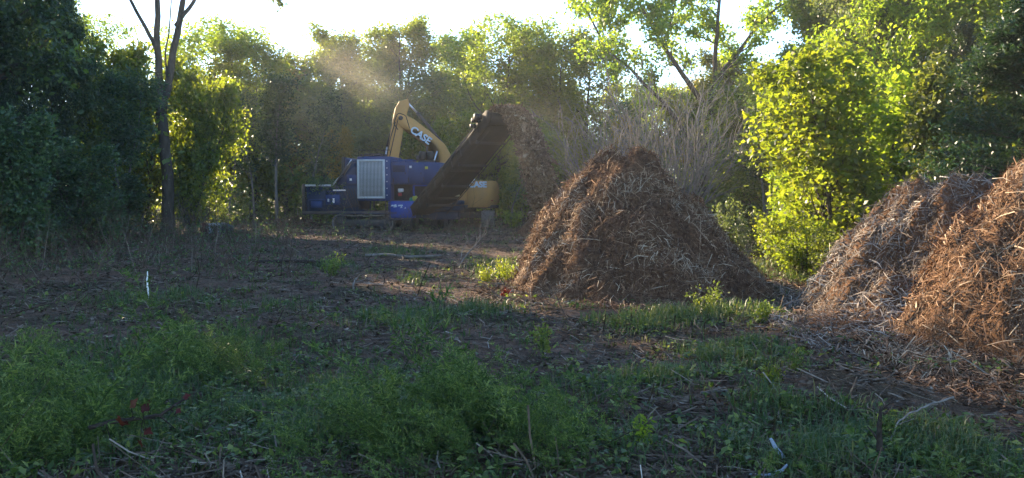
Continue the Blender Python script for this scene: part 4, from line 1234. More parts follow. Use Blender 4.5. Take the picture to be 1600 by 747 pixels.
def hprism(name, poly, w0, w1, mat, parent=None, bev=0.0):
    """side-view polygon (s, z) extruded across the house"""
    g = Geo()
    n = len(poly)
    cs, cz = np.mean([p[0] for p in poly]), np.mean([p[1] for p in poly])
    if bev:
        ws = (w0, w0 + bev, w1 - bev, w1); sc = (1 - bev * 1.2, 1, 1, 1 - bev * 1.2)
    else:
        ws, sc = (w0, w1), (1, 1)
    V = []
    for w, f in zip(ws, sc):
        V += [el(cs + (s - cs) * f, w, cz + (z - cz) * f) for s, z in poly]
    V += [el(cs, ws[0], cz), el(cs, ws[-1], cz)]
    m = len(ws)
    Q = [[r * n + i, r * n + (i + 1) % n, (r + 1) * n + (i + 1) % n, (r + 1) * n + i] for r in range(m - 1) for i in range(n)]
    T = [[m * n, (i + 1) % n, i] for i in range(n)] + [[m * n + 1, (m - 1) * n + i, (m - 1) * n + (i + 1) % n] for i in range(n)]
    g.add(V, Q, T)
    return obj(name, g.mesh(name, M[mat]), parent or ex)
hprism('deck', [(2.1, 1.12), (2.1, 1.30), (-1.7, 1.30), (-1.7, 1.12)], -1.35, 1.35, 'steel')
# counterweight with rounded tail
g = Geo()
plan = []
for a in np.linspace(-1.25, 1.25, 13): plan.append((-0.35 - 1.65 * math.cos(a) ** 0.7, 1.40 * math.sin(a) / math.sin(1.25)))
plan = [(0.15, -1.40)] + plan + [(0.15, 1.40)]
zs = [(1.16, 0.93), (1.24, 1.0), (2.20, 1.0), (2.58, 0.97), (2.72, 0.90)]
V = [el(s * (f if s < 0 else 1), w * (0.5 + f / 2), z) for z, f in zs for s, w in plan]
n = len(plan)
V += [el(-0.8, 0, 1.16), el(-0.8, 0, 2.72)]
Q = [[r * n + i, r * n + (i + 1) % n, (r + 1) * n + (i + 1) % n, (r + 1) * n + i] for r in range(len(zs) - 1) for i in range(n)]
T = [[len(zs) * n, (i + 1) % n, i] for i in range(n)] + [[len(zs) * n + 1, (len(zs) - 1) * n + i, (len(zs) - 1) * n + (i + 1) % n] for i in range(n)]
g.add(V, Q, T)
cw = obj('counterweight', g.mesh('counterweight', M['orange']), ex)
hood = hprism('hood', [(1.75, 1.31), (1.75, 2.45), (1.2, 2.60), (0.17, 2.66), (0.17, 1.31)], -1.38, 0.35, 'orange', None, 0.05)
hprism('side_door', [(1.70, 1.36), (1.70, 2.20), (0.20, 2.20), (0.20, 1.36)], 0.36, 1.395, 'orange', None, 0.03)
hprism('engine_cover', [(0.9, 2.205), (0.9, 2.40), (0.17, 2.62), (0.17, 2.205)], 0.36, 1.36, 'steel')
cab = hprism('cab', [(2.35, 1.31), (2.45, 2.2), (2.2, 3.05), (1.0, 3.1), (0.95, 1.31)], 1.41, 1.45, 'black')
cab2 = hprism('cab_shell', [(2.35, 1.31), (2.45, 2.2), (2.2, 3.05), (1.0, 3.1), (0.95, 1.31)], 0.38, 1.405, 'black', cab, 0.02)
hprism('window', [(2.25, 2.0), (2.30, 2.3), (2.12, 2.92), (1.72, 2.94), (1.72, 2.0)], 1.452, 1.47, 'glass', cab)
hprism('window', [(1.62, 2.0), (1.62, 2.94), (1.10, 2.97), (1.06, 2.0)], 1.452, 1.47, 'glass', cab)
tb('handrail', [el(0.05, 1.2, 2.72), el(0.05, 1.2, 3.0), el(-0.5, 1.2, 3.0), el(-0.5, 1.2, 2.72)], 0.025, 'steel', ex, 8)
tb('exhaust_pipe', [el(-0.15, 0.3, 2.68), el(-0.15, 0.3, 3.05), el(-0.22, 0.3, 3.14)], 0.06, 'panel', ex, 12)
bx('beacon', (-0.0 + 0.4, -0.2, 2.72), (0.55, -0.05, 2.86), 'white', ex, 0.02)
# lettering on counterweight flank and boom
aw = math.atan2(-fwd[1], -fwd[0])
s_, z_ = sz(742, 287, 1.4)
lettering('CASE', 0.46, 'letter', cw, el(-0.42, 1.392, z_), (math.radians(90), 0, aw), depth=0.03, bold=0.02)
hprism('stripe', [(-0.9, 1.52), (-1.35, 1.54), (-1.35, 1.60), (-0.9, 1.55)], 1.30, 1.33, 'red', cw)
# boom: bent box girder from the deck to the elbow
BP = [sz(*q) for q in ((706, 300), (706, 262), (703, 240), (694, 224), (672, 205), (648, 187), (630, 177), (621, 178), (618, 188),
                       (626, 197), (645, 209), (664, 223), (677, 238), (684, 262), (690, 300))]
boom = hprism('boom', BP, -0.28, 0.28, 'orange', None, 0.02)
def hp(px, py, w): s, z = sz(px, py, 0); return el(s, w, z)
s_, z_ = sz(657, 211)
sl = math.atan2(z_ - sz(640, 199)[1], -(s_ - sz(640, 199)[0]))
rotm = Matrix.Rotation(aw, 4, 'Z') @ Matrix.Rotation(-sl, 4, 'Y') @ Matrix.Rotation(math.radians(90), 4, 'X')
lettering('CASE', 0.58, 'letter', boom, el(s_, 0.30, z_), rotm.to_euler(), depth=0.006, bold=0.018)
for w in (-0.34, 0.34):                                # boom rams
    tb('boom_cylinder', [hp(668, 318, w), hp(674, 262, w)], 0.09, 'orange', ex, 12)
    tb('boom_rod', [hp(674, 262, w), hp(682, 235, w)], 0.05, 'chrome', gr if False else ex, 10)
cy1 = tb('stick_cylinder', [hp(692, 224, 0), hp(676, 203, 0), hp(652, 175, 0)], 0.105, 'steel', ex, 12)
tb('rod', [hp(652, 175, 0), hp(635, 157, 0)], 0.06, 'chrome', cy1, 10)
tb('bracket', [hp(690, 228, -0.2), hp(690, 228, 0.2)], 0.15, 'orange', cy1, 12)
# stick from its top horn down behind the radiator
SP = [sz(*q) for q in ((625, 158), (638, 154), (640, 164), (634, 185), (630, 205), (622, 250), (612, 285), (600, 285), (603, 250), (611, 205), (615, 185), (619, 168))]
stick = hprism('stick', SP, -0.22, 0.22, 'orange', None, 0.02)
tb('elbow_pin', [hp(626, 184, -0.36), hp(626, 184, 0.36)], 0.13, 'steel', stick, 14)
cy2 = tb('bucket_cylinder', [hp(619, 178, 0), hp(612, 205, 0), hp(606, 228, 0)], 0.09, 'steel', ex, 10)
tb('rod', [hp(606, 228, 0), hp(600, 258, 0)], 0.05, 'chrome', cy2, 8)
g = Geo()
for k, pts_ in enumerate((((640, 200), (634, 180), (622, 176), (615, 192), (622, 202)), ((618, 190), (610, 215), (605, 240), (601, 262)), ((622, 186), (616, 212), (610, 238), (604, 262)))):
    pp = np.array([hp(a, b, 0.27) for a, b in pts_]); t_ = np.linspace(0, 1, 14); kk = np.linspace(0, 1, len(pp))
    g.tube(np.stack([np.interp(t_, kk, pp[:, i]) for i in range(3)], -1), 0.028, 6)
obj('hydraulic_hose', g.mesh('hydraulic_hoses', M['black'], True), stick)
# grapple at the stick end, behind the radiator tower
gra = bx('grapple_head', (0, 0, 0), (0.01, 0.01, 0.01), 'steel', ex, 0.0)
gra.data = (lambda g: (g.tube([hp(606, 282, -0.3), hp(606, 282, 0.3)], 0.24, 12), g.mesh('grapple_head', M['steel']))[1])(Geo())
for w in (-0.22, 0.0, 0.22):
    for dx in (-1, 1):
        tb('tine', [hp(606 + 4 * dx, 286, w), hp(606 + 20 * dx, 300, w), hp(606 + 22 * dx, 322, w), hp(606 + 10 * dx, 336, w)], [0.09, 0.08, 0.06, 0.02], 'steel', gra, 6)

# ---------------- chips flung off the conveyor head
def chip_stream():
    rng = np.random.default_rng(12)
    g = Geo()
    head = A0 + cd * (Lc + 0.1) + nd * 0.22
    v0 = hd * 2.2 + wd * 0.75 + np.array([0, 0, 1.35])
    n = 58000
    tm = (rng.random(n) ** 0.85) * 1.22
    sp = rng.normal(1.0, 0.055, n)                     # fast and slow chips
    w = WB * (0.12 + 0.72 * rng.random(n)) + rng.normal(0, 0.03, n) * (1 + tm)
    p = head + wd * w[:, None] + v0 * (tm * sp)[:, None] + np.array([0, 0, -4.905]) * (tm ** 2)[:, None]
    p += rng.normal(0, 1, (n, 3)) * (0.03 + 0.07 * tm)[:, None]
    # chips riding the last stretch of the belt
    m = 10000
    s = Lc + 0.15 - 1.7 * rng.random(m) ** 1.2
    ww = WB * (0.08 + 0.84 * rng.random(m))
    nn = -0.05 + 0.48 * rng.random(m) ** 0.8 * np.sin(math.pi * ww / WB) ** 0.6 * np.clip((Lc + 0.5 - s) * 0 + 1, 0, 1)
    p2 = A0 + cd * s[:, None] + wd * ww[:, None] + nd * nn[:, None]
    c = np.concatenate([p, p2]); N = len(c)
    ground = ground_z(c[:, 0], c[:, 1])
    c = c[c[:, 2] > ground + 0.1]; N = len(c)
    ax = unit(rng.normal(size=(N, 3)) + np.array([0.2, -0.3, -0.6])); sd = unit(np.cross(ax, rng.normal(size=(N, 3)))); up = np.cross(ax, sd)
    L = (0.035 + 0.16 * rng.random(N) ** 3)[:, None]; wv = (0.014 + 0.026 * rng.random(N))[:, None]
    big = rng.random(N) < 0.10                         # clumps that fly together
    L[big] *= 1.5; wv[big] *= 2.6
    V = np.stack([c - ax * L, c + sd * wv + up * wv * .4, c + ax * L, c - sd * wv + up * wv * .4], 1).reshape(-1, 3)
    i = np.arange(N)[:, None] * 4
    g.add(V, np.concatenate([i + np.array([[0, 1, 2, 3]])]), None, np.repeat(np.clip(rng.normal(0.58, 0.22, N), 0, 1), 4))
    land = head + wd * WB / 2 + v0 * 1.2 + np.array([0, 0, -4.905 * 1.44])
    return g.mesh('chips', M['fibre']), land
ch_me, LAND = chip_stream()
tag(obj('falling_wood_chips', ch_me), 'arc of brown wood chips pouring off the conveyor head', 'wood chips', kind='stuff')
print('landing', LAND)
# ------------------------------------------------------------------ mulch heaps
STRIP = []
def strip_geo(rng, L, w, bow, n=4, twist=0.4):
    """one shredded strip: tapering bent sliver with thickness"""
    t = np.linspace(-0.5, 0.5, n)
    x = t * L; z = bow * (0.25 - t * t) * 4
    ww = w * (1 - 0.75 * np.abs(2 * t) ** 2.2)
    a = twist * t
    V, Q = [], []
    for i in range(n):
        c, s = math.cos(a[i]), math.sin(a[i])
        V += [(x[i], c * ww[i], z[i] + s * ww[i]), (x[i], 0, z[i] + w * 0.45), (x[i], -c * ww[i], z[i] - s * ww[i])]
    for i in range(n - 1):
        b = i * 3
        Q += [[b, b + 3, b + 4, b + 1], [b + 1, b + 4, b + 5, b + 2], [b + 2, b + 5, b + 3, b]]
    return np.array(V), np.array(Q)
_r = np.random.default_rng(3)
for k in range(10):
    g = Geo(); V, Q = strip_geo(_r, 1.0, 0.035 + 0.03 * _r.random(), 0.16 * _r.random() - 0.02, 5, 1.2 * _r.normal())
    g.add(V, Q, None, (0.55, 0.75, 0.9, 0.95, 1.0, 0.8, 0.35, 0.98, 0.65, 0.88)[k]); STRIP.append(g.mesh('wood_strip', M['fibre']))

def heap(name, label, cx, cy, H, R, seed, lobes, n_strips, n_parts, extent=1.45, res=0.045, group='mulch heaps', strip_len=0.30, fibre='fibre'):
    rng = np.random.default_rng(seed)
    n = int(2 * R * extent / res)
    u = np.linspace(-R * extent, R * extent, n)
    X, Y = np.meshgrid(u, u, indexing='ij')
    def hf(X, Y):
        h = np.full(X.shape, -1.0)
        for (lx, ly, lh, lr, sx, sy) in [(0, 0, H, R, 1, 1)] + lobes:
            dx, dy = (X - lx) / sx, (Y - ly) / sy
            th = np.arctan2(dy, dx)
            rad = lr * (1 + 0.10 * vnoise(np.cos(th) * 2.2 + seed, np.sin(th) * 2.2, seed) + 0.05 * vnoise(np.cos(th) * 6, np.sin(th) * 6 + seed, seed + 1))
            t = np.hypot(dx, dy) / rad
            c = 1.04 - (t * t + 0.02) ** 0.62
            c = np.where(t > 0.8, np.maximum(c, 0.20 * np.exp(-(t - 0.8) * 9.0) - 0.05), c)
            h = np.maximum(h, c * lh)
        steep = np.clip(h / H, 0, 1)
        wx, wy = X + 0.25 * vnoise(X * 1.4, Y * 1.4, seed + 7), Y + 0.25 * vnoise(X * 1.4 + 9, Y * 1.4, seed + 8)
        rid = 1 - np.abs(vnoise(wx * 1.15, wy * 1.15, seed + 2)) * 2
        h = h + (0.26 * fbm(wx / 0.9, wy / 0.9, seed + 3, 3) + 0.20 * rid) * np.clip(steep * 2.5, 0.15, 1) * 0.8
        h = h + 0.075 * fbm(X / 0.22, Y / 0.22, seed + 4, 4, 0.6) * np.clip(steep * 6, 0.3, 1)
        return h
    Z = hf(X, Y)
    gz = ground_z(X + cx, Y + cy)
    Zw = Z + gz - 0.02
    r = np.arange(n - 1)
    I, J = np.meshgrid(r, r, indexing='ij')
    ok = (np.maximum.reduce([Z[:-1, :-1], Z[1:, :-1], Z[:-1, 1:], Z[1:, 1:]]) > -0.06).ravel()
    k = (I * n + J).ravel()[ok]
    me = np_mesh('heap', np.stack([X, Y, Zw], -1).reshape(-1, 3), [np.stack([k, k + n, k + n + 1, k + 1], -1)], None, True, M['mulch'])
    root = thing(name, (cx, cy, 0), label, 'mulch heap', group)
    obj('heap_body', me, root)
    # shreds over the surface
    def sample(m, near=False):
        xs, ys = rng.uniform(-R * extent, R * extent, m * 4), rng.uniform(-R * extent, R * extent, m * 4)
        h = hf(xs, ys)
        e = 0.04
        sx, sy = (hf(xs + e, ys) - h) / e, (hf(xs, ys + e) - h) / e
        nrm = unit(np.stack([-np.clip(sx, -1.6, 1.6), -np.clip(sy, -1.6, 1.6), np.ones_like(sx)], -1))
        # steeper faces carry more surface, scattered skirt round the foot
        keep = (h > -0.03) | (rng.random(len(h)) < 0.35 * np.exp(h * 9))
        if near:                                         # the side the clearing looks at
            keep &= (nrm[:, 1] < 0.1) & (h > 0.03)
        keep &= rng.random(len(h)) < 0.45 / np.maximum(nrm[:, 2], 0.45)
        i = np.flatnonzero(keep)[:m]
        p = np.stack([xs[i], ys[i], np.maximum(h[i], 0.0) + ground_z(xs[i] + cx, ys[i] + cy)], -1)
        nn = nrm[i]
        t = unit(np.cross(nn, rng.normal(size=nn.shape)))
        down = unit(np.stack([-nn[:, 0], -nn[:, 1], -1 - nn[:, 2]], -1) * -1)
        t = unit(t + nn * rng.normal(0.0, 0.22, len(i))[:, None])
        return p, nn, t
    p, nn, t = sample(n_strips)
    m = len(p)
    b = unit(np.cross(nn, t)); c = np.cross(t, b)
    zone = np.clip(0.5 + 0.9 * fbm(p[:, 0] / 0.8, p[:, 1] / 0.8 + p[:, 2], seed + 11, 3), 0, 1)       # matted straw here, fine stuff there
    fine = rng.random(m) < 0.35 + 0.5 * zone
    L = strip_len * np.where(fine, 0.12 + 0.30 * rng.random(m), 0.35 + rng.gamma(2.0, 0.32, m)); w = np.clip(0.0035 + 0.006 * rng.random(m) ** 2, 0, L * 0.14)
    bow = L * rng.normal(0.07, 0.14, m)
    q = np.linspace(-0.5, 0.5, 3)
    off = 0.012 + 0.03 * rng.random(m)
    Vs = []
    for i in range(3):
        ctr = p + nn * off[:, None] + t * (q[i] * L)[:, None] + c * (bow * (0.25 - q[i] ** 2) * 4)[:, None]
        ww = (w * (0.9, 1.0, 0.3)[i])[:, None]
        Vs += [ctr + b * ww, ctr - b * ww + c * ww * 0.5]
    V = np.stack(Vs, 1).reshape(-1, 3)
    i0 = np.arange(m)[:, None] * 6
    Q = np.concatenate([i0 + np.array([[2 * k, 2 * k + 1, 2 * k + 3, 2 * k + 2]]) for k in range(2)])
    pale = rng.random(m)
    rv = np.clip(np.where(pale < 0.24 - 0.2 * zone, rng.uniform(0.8, 1.0, m), rng.beta(2.2, 2.4, m) * 0.85) - 0.22 * (zone - 0.4), 0, 1)
    g = Geo(); g.add(V, Q, None, np.repeat(rv, 6))
    tag(obj('shredded_fibre', g.mesh('shredded_fibre', M[fibre]), root), kind='stuff')
    # the strips one can pick out singly
    p, nn, t = sample(n_parts, True)
    b = unit(np.cross(nn, t)); c = np.cross(t, b)
    for i in range(len(p)):
        s = strip_len * (0.55 + rng.gamma(2.0, 0.28))
        s = min(s, strip_len * 2.4)
        f = min(1.0, 0.14 / s)
        o = obj('wood_strip', STRIP[int(rng.integers(0, 10))], root)
        Mx = Matrix(((t[i, 0] * s, b[i, 0] * s * f, c[i, 0] * s * f, p[i, 0] + nn[i, 0] * .03), (t[i, 1] * s, b[i, 1] * s * f, c[i, 1] * s * f, p[i, 1] + nn[i, 1] * .03),
                     (t[i, 2] * s, b[i, 2] * s * f, c[i, 2] * s * f, p[i, 2] + nn[i, 2] * .03), (0, 0, 0, 1)))
        o.matrix_local = Mx
        if fibre != 'fibre': o.material_slots[0].link = 'OBJECT'; o.material_slots[0].material = M[fibre]
    return root

heap('mulch_heap', 'large brown mulch heap in the middle, its left ridge glowing in the sun', 2.62, 18.6, 2.78, 2.40, 21,
     [(-0.9, 1.5, 2.2, 1.75, 1, 1), (-0.55, 0.45, 2.92, 2.0, 1, 1.1), (0.45, -0.4, 2.2, 2.05, 1, 1), (-1.45, -0.3, 0.75, 0.8, 1, 1), (-0.80, -0.55, 1.95, 1.40, 1, 1)], 46000, 280, 1.40, 0.045, strip_len=0.24)
heap('mulch_heap', 'grey brown mulch heap half hidden behind the nearest right one', 6.75, 13.7, 2.50, 2.10, 34,
     [(-0.55, -0.5, 1.45, 1.6, 1, 1), (-1.3, -0.9, 0.35, 1.3, 1, 1), (-1.9, -1.2, 0.14, 1.3, 1, 1)], 30000, 220, 1.45, 0.042, strip_len=0.24, fibre='fibre_grey')
heap('mulch_heap', 'nearest mulch heap at the right edge with sunlit orange top', 7.15, 11.2, 2.62, 2.20, 47,
     [(0.8, 0.6, 2.5, 2.2, 1, 1), (-0.6, -0.3, 1.1, 1.4, 1, 1), (-1.2, -0.9, 0.14, 1.3, 1, 1)], 40000, 290, 1.35, 0.04, strip_len=0.24)
heap('mulch_heap', 'small fresh mulch heap growing under the falling chips', float(LAND[0]), float(LAND[1]), 0.95, 1.5, 58,
     [(0.5, -0.3, 0.7, 1.2, 1, 1)], 3500, 0, 1.40, 0.08, strip_len=0.2)
# ------------------------------------------------------------------ ground cover
def world_patch(px, py, rx, ry):
    c = G(px, py)
    return c[0], c[1], rx * c[1] / F_PX, max(0.35, (G(px, max(py - ry, 318))[1] - G(px, py + ry)[1]) / 2)
def patch_density(x, y, patches):
    v = np.zeros_like(x)
    for (px, py, rx, ry, a) in patches:
        cx, cy_, wx, wy = world_patch(px, py, rx, ry)
        v = np.maximum(v, a * np.exp(-(((x - cx) / wx) ** 2 + ((y - cy_) / wy) ** 2) ** 1.5))
    return v
WEEDS = [(150, 620, 250, 75, 1), (310, 565, 110, 35, .9), (30, 700, 220, 80, 1), (720, 690, 210, 75, 1), (640, 630, 130, 45, .9), (870, 720, 120, 45, .9),
         (420, 700, 120, 50, .5), (1400, 735, 260, 40, .35)]
GRASS = [(620, 500, 120, 14, 1), (745, 488, 70, 12, 1), (1100, 497, 130, 16, 1), (1000, 505, 90, 14, .8), (1370, 700, 260, 50, .9), (1250, 640, 110, 40, .8),
         (1050, 600, 130, 30, .7), (775, 424, 45, 14, 1), (250, 470, 130, 18, .6), (430, 480, 90, 12, .5), (1160, 560, 90, 30, .8), (940, 610, 120, 28, .7), (620, 395, 60, 8, .6),
         (520, 415, 30, 10, .6), (650, 440, 30, 10, .5), (500, 620, 130, 40, .7), (400, 690, 200, 60, .8), (1215, 430, 60, 14, .8), (980, 700, 100, 40, .4), (200, 600, 320, 100, .6), (720, 680, 240, 80, .6)]
def hollow(x, y): return ((x - 3.5) / 1.25) ** 2 + ((y - 8.7) / 0.75) ** 2 > 1.0 + 0.5 * vnoise(x * 3, y * 3, 55)
HEAPS = [(2.72, 18.9, 2.4), (6.45, 13.7, 2.1), (7.05, 11.2, 2.0)]
def off_heaps(x, y, grow=1.0):
    ok = np.ones(len(x), bool)
    for cx, cy_, r in HEAPS: ok &= np.hypot(x - cx, y - cy_) > r * grow
    return ok
def scatter(n, rng, ymin=4.6, ymax=48, bias=1.7, xw=0.66):
    """points over the clearing floor, thinning out with distance"""
    u = rng.random(n)
    y = ymin * (ymax / ymin) ** (u ** (1 / bias) if bias < 1 else u)
    x = (rng.random(n) * 2 - 1) * (xw * y + 1.5)
    return x, y

def litter():
    rng = np.random.default_rng(61)
    g = Geo()
    x, y = scatter(90000, rng)
    d = 0.35 + 0.65 * np.clip(0.5 + 0.9 * fbm(x / 1.6, y / 1.6, 71, 3), 0, 1)
    k = rng.random(len(x)) < d
    x, y = x[k], y[k]; N = len(x)
    L = 0.05 + 0.16 * rng.gamma(1.3, 0.6, N) * (0.7 + y / 40)
    a = rng.random(N) * 6.28
    tilt = rng.normal(0.06, 0.16, N) + (rng.random(N) < 0.06) * rng.random(N) * 0.9
    dirn = np.stack([np.cos(a) * np.cos(tilt), np.sin(a) * np.cos(tilt), np.sin(tilt)], -1)
    side = np.stack([-np.sin(a), np.cos(a), np.zeros(N)], -1)
    up = np.cross(dirn, side)
    c = np.stack([x, y, ground_z(x, y) + 0.008 + 0.03 * rng.random(N) + 0.5 * L * np.abs(np.sin(tilt))], -1)
    w = (0.0022 + 0.0045 * rng.random(N) ** 3 + 0.00018 * y)[:, None]
    bow = (L * rng.normal(0, 0.10, N))[:, None]
    Vs = []
    for q in (-0.5, 0.0, 0.5):
        m = c + dirn * (q * L)[:, None] + side * bow * (0.25 - q * q) * 4
        Vs += [m + side * w, m - side * w + up * w]
    V = np.stack(Vs, 1).reshape(-1, 3)
    i = np.arange(N)[:, None] * 6
    Q = np.concatenate([i + np.array([[b, b + 2, b + 3, b + 1]]) for b in (0, 2)])
    g.add(V, Q, None, np.repeat(np.clip(rng.beta(1.6, 2.4, N) * 0.95 + 0.1 * (rng.random(N) < .1), 0, 1), 6))
    return g.mesh('litter', M['twig'])
tag(obj('twig_litter', litter()), 'brown twigs and chips littering the clearing floor', 'litter', kind='stuff')

def dead_leaves():
    rng = np.random.default_rng(62)
    g = Geo()
    x, y = scatter(26000, rng, 4.6, 44)
    N = len(x)
    c = np.stack([x, y, ground_z(x, y) + 0.012 + 0.02 * rng.random(N)], -1)
    ax = unit(np.stack([rng.normal(size=N), rng.normal(size=N), rng.normal(0, 0.35, N)], -1))
    sd = unit(np.cross(ax, np.array([0, 0, 1.0]) + rng.normal(0, 0.35, (N, 3)))); up = np.cross(sd, ax)
    s = ((0.018 + 0.035 * rng.random(N)) * (0.8 + y / 40))[:, None]
    V = np.stack([c - ax * s, c + sd * s * 0.6 + up * s * 0.3, c + ax * s, c - sd * s * 0.6 + up * s * 0.2], 1).reshape(-1, 3)
    g.add(V, np.arange(4 * N).reshape(-1, 4), None, np.repeat(rng.beta(1.8, 2.6, N), 4))
    return g.mesh('dead_leaves', M['twig'])
tag(obj('dead_leaves', dead_leaves()), 'fallen brown leaves strewn over the soil', 'leaf litter', kind='stuff')

def chip_scatter():
    """loose shreds spread on the ground around the three big heaps"""
    rng = np.random.default_rng(63)
    g = Geo()
    P_, L_ = [], []
    for (cx, cy_, r), n in zip(HEAPS, (5200, 9000, 8000)):
        a = rng.random(n) * 6.28; q = r * (1.0 + (0.16 if n < 6000 else 0.26) * rng.gamma(1.1, 0.9, n))
        P_.append(np.stack([cx + np.cos(a) * q, cy_ + np.sin(a) * q], -1))
    p = np.concatenate(P_); N = len(p)
    L = 0.06 + 0.12 * rng.gamma(1.5, 0.5, N)
    a = rng.random(N) * 6.28; tl = rng.normal(0.05, 0.15, N)
    d = np.stack([np.cos(a) * np.cos(tl), np.sin(a) * np.cos(tl), np.sin(tl)], -1); s = np.stack([-np.sin(a), np.cos(a), 0 * a], -1)
    c = np.stack([p[:, 0], p[:, 1], ground_z(p[:, 0], p[:, 1]) + 0.015 + 0.03 * rng.random(N)], -1)
    w = (0.004 + 0.007 * rng.random(N))[:, None]; up = np.array([0, 0, 1.0])
    V = np.stack([c - d * L[:, None] / 2, c + s * w + up * 0.008, c + d * L[:, None] / 2, c - s * w + up * 0.008], 1).reshape(-1, 3)
    g.add(V, np.arange(4 * N).reshape(-1, 4), None, np.repeat(rng.beta(2.2, 2.0, N), 4))
    return g.mesh('loose_shreds', M['fibre'])
tag(obj('loose_shreds', chip_scatter()), 'loose wood shreds scattered round the feet of the heaps', 'wood shreds', kind='stuff')

def grass():
    rng = np.random.default_rng(64)
    x, y = scatter(60000, rng, 4.6, 46)
    dens = np.maximum(patch_density(x, y, GRASS), 0.07 + 0.16 * np.clip(fbm(x / 2.2, y / 2.2, 81, 3), 0, 1))
    dens *= 0.45 + 0.8 * np.clip(0.5 + fbm(x / 0.7, y / 0.7, 83, 2), 0, 1)
    k = (rng.random(len(x)) < dens) & off_heaps(x, y, 1.02) & hollow(x, y)
    x, y, dens = x[k], y[k], dens[k]
    n = 7
    xs = np.repeat(x, n) + rng.normal(0, 0.05, len(x) * n); ys = np.repeat(y, n) + rng.normal(0, 0.05, len(x) * n)
    far = 1 + ys / 40
    N = len(xs)
    h = (0.05 + 0.17 * rng.random(N) ** 1.5) * (0.5 + 0.7 * np.repeat(np.clip(dens, 0, 1), n)) * far
    a = rng.random(N) * 6.28; lean = 0.25 + 0.75 * rng.random(N)
    out = np.stack([np.cos(a), np.sin(a), 0 * a], -1); sd = np.stack([-np.sin(a), np.cos(a), 0 * a], -1)
    b = np.stack([xs, ys, ground_z(xs, ys) - 0.01], -1)
    w = (0.0030 + 0.003 * rng.random(N))[:, None] * far[:, None]
    m = b + out * (h * lean * 0.4)[:, None] + np.array([0, 0, 1.0]) * (h * 0.7)[:, None]
    t = b + out * (h * lean * 1.15)[:, None] + np.array([0, 0, 1.0]) * (h * (1.05 - 0.35 * lean))[:, None]
    V = np.stack([b - sd * w, b + sd * w, m + sd * w * 0.8, m - sd * w * 0.8, t], 1).reshape(-1, 3)
    i = np.arange(N)[:, None] * 5
    g = Geo(); g.add(V, i + np.array([[0, 1, 2, 3]]), i + np.array([[3, 2, 4]]), np.repeat(np.clip(0.6 * np.repeat(rng.random(len(x)), n) + 0.4 * rng.random(N), 0, 1), 5))
    print('grass blades', N)
    return g.mesh('grass', M['grass'])
tag(obj('grass', grass()), 'tufts of grass in patches over the clearing', 'grass', kind='stuff')

def plume(rng, nb=32, nl=8):
    """feathery stem one metre long, arching towards +x; thin leaflets on fine side shoots"""
    t = np.linspace(0, 1, 9)
    arch = 0.25 + 0.5 * rng.random()
    sp = np.stack([arch * t ** 2, 0.06 * np.sin(3 * t + rng.random() * 6), t * (1 - 0.25 * arch * t)], -1)
    V, Q = tubes(sp[None], (0.006 * (1 - 0.8 * t))[None], 3)
    g = Geo(); g.add(V, Q, None, 0.25)
    k = 0.12 + 0.88 * (np.arange(nb) + rng.random(nb)) / nb
    p = np.stack([np.interp(k, t, sp[:, i]) for i in range(3)], -1)
    a = rng.random(nb) * 6.28
    L = (0.26 * (1.08 - k) + 0.05) * (0.7 + 0.6 * rng.random(nb))
    d = unit(np.stack([np.cos(a) + 0.35, np.sin(a), 0.75 + 0.4 * rng.random(nb)], -1))
    e = p + d * L[:, None] - np.array([0, 0, 0.15]) * (L * 0.5)[:, None]
    s = unit(np.cross(d, rng.normal(size=(nb, 3)))) * 0.0022
    i0 = np.arange(nb)[:, None] * 3
    g.add(np.stack([p - s, p + s, e], 1).reshape(-1, 3), None, i0 + np.array([[0, 1, 2]]), 0.35)
    f = rng.random((nb, nl)); base = p[:, None] + (e - p)[:, None] * f[..., None]
    dl = unit(d[:, None] * 0.9 + rng.normal(0, 0.75, (nb, nl, 3)))
    ll = (0.030 + 0.05 * rng.random((nb, nl)))[..., None]
    sl = unit(np.cross(dl, rng.normal(size=dl.shape))) * 0.0065
    base, dl, sl = base.reshape(-1, 3), dl.reshape(-1, 3), sl.reshape(-1, 3); ll = ll.reshape(-1, 1)
    m = len(base); i0 = np.arange(m)[:, None] * 3
    g.add(np.stack([base - sl, base + sl, base + dl * ll], 1).reshape(-1, 3), None, i0 + np.array([[0, 1, 2]]), np.repeat(0.10 + 0.90 * rng.random(m), 3))
    V = np.concatenate(g.V); R = np.concatenate(g.R)
    return V, np.concatenate(g.Q), np.concatenate(g.T), R
def weeds():
    rng = np.random.default_rng(65)
    tpl = [plume(rng) for k in range(8)]
    x, y = scatter(9000, rng, 4.6, 14)
    dens = patch_density(x, y, WEEDS) * np.clip(0.62 + 1.5 * fbm(x / 1.1, y / 1.1, 87, 2), 0.03, 1)
    k = rng.random(len(x)) < dens * 0.95
    x, y, dens = x[k][:1500], y[k][:1500], dens[k][:1500]
    g = Geo()
    z = ground_z(x, y)
    for i in range(len(x)):
        V, Q, T, R = tpl[int(rng.integers(0, 8))]
        h = (0.30 + 0.50 * rng.random() ** 1.3) * (0.6 + 0.55 * dens[i]) * (1.7 if rng.random() < 0.07 else 1.0)
        a = rng.normal(2.9, 1.3)
        c, s = math.cos(a), math.sin(a)
        tl = 0.15 + 0.5 * rng.random()                # lean along the arch
        ct, stl = math.cos(tl), math.sin(tl)
        X = V[:, 0] * ct + V[:, 2] * stl; Z = -V[:, 0] * stl * 0.5 + V[:, 2] * ct
        W = np.stack([(X * c - V[:, 1] * s) * h + x[i], (X * s + V[:, 1] * c) * h + y[i], Z * h + z[i] - 0.02], -1)
        g.add(W, Q, T, np.clip(R + rng.normal(0, 0.12), 0, 1))
    print('weed stems', len(x))
    return g.mesh('weeds', M['weed'])
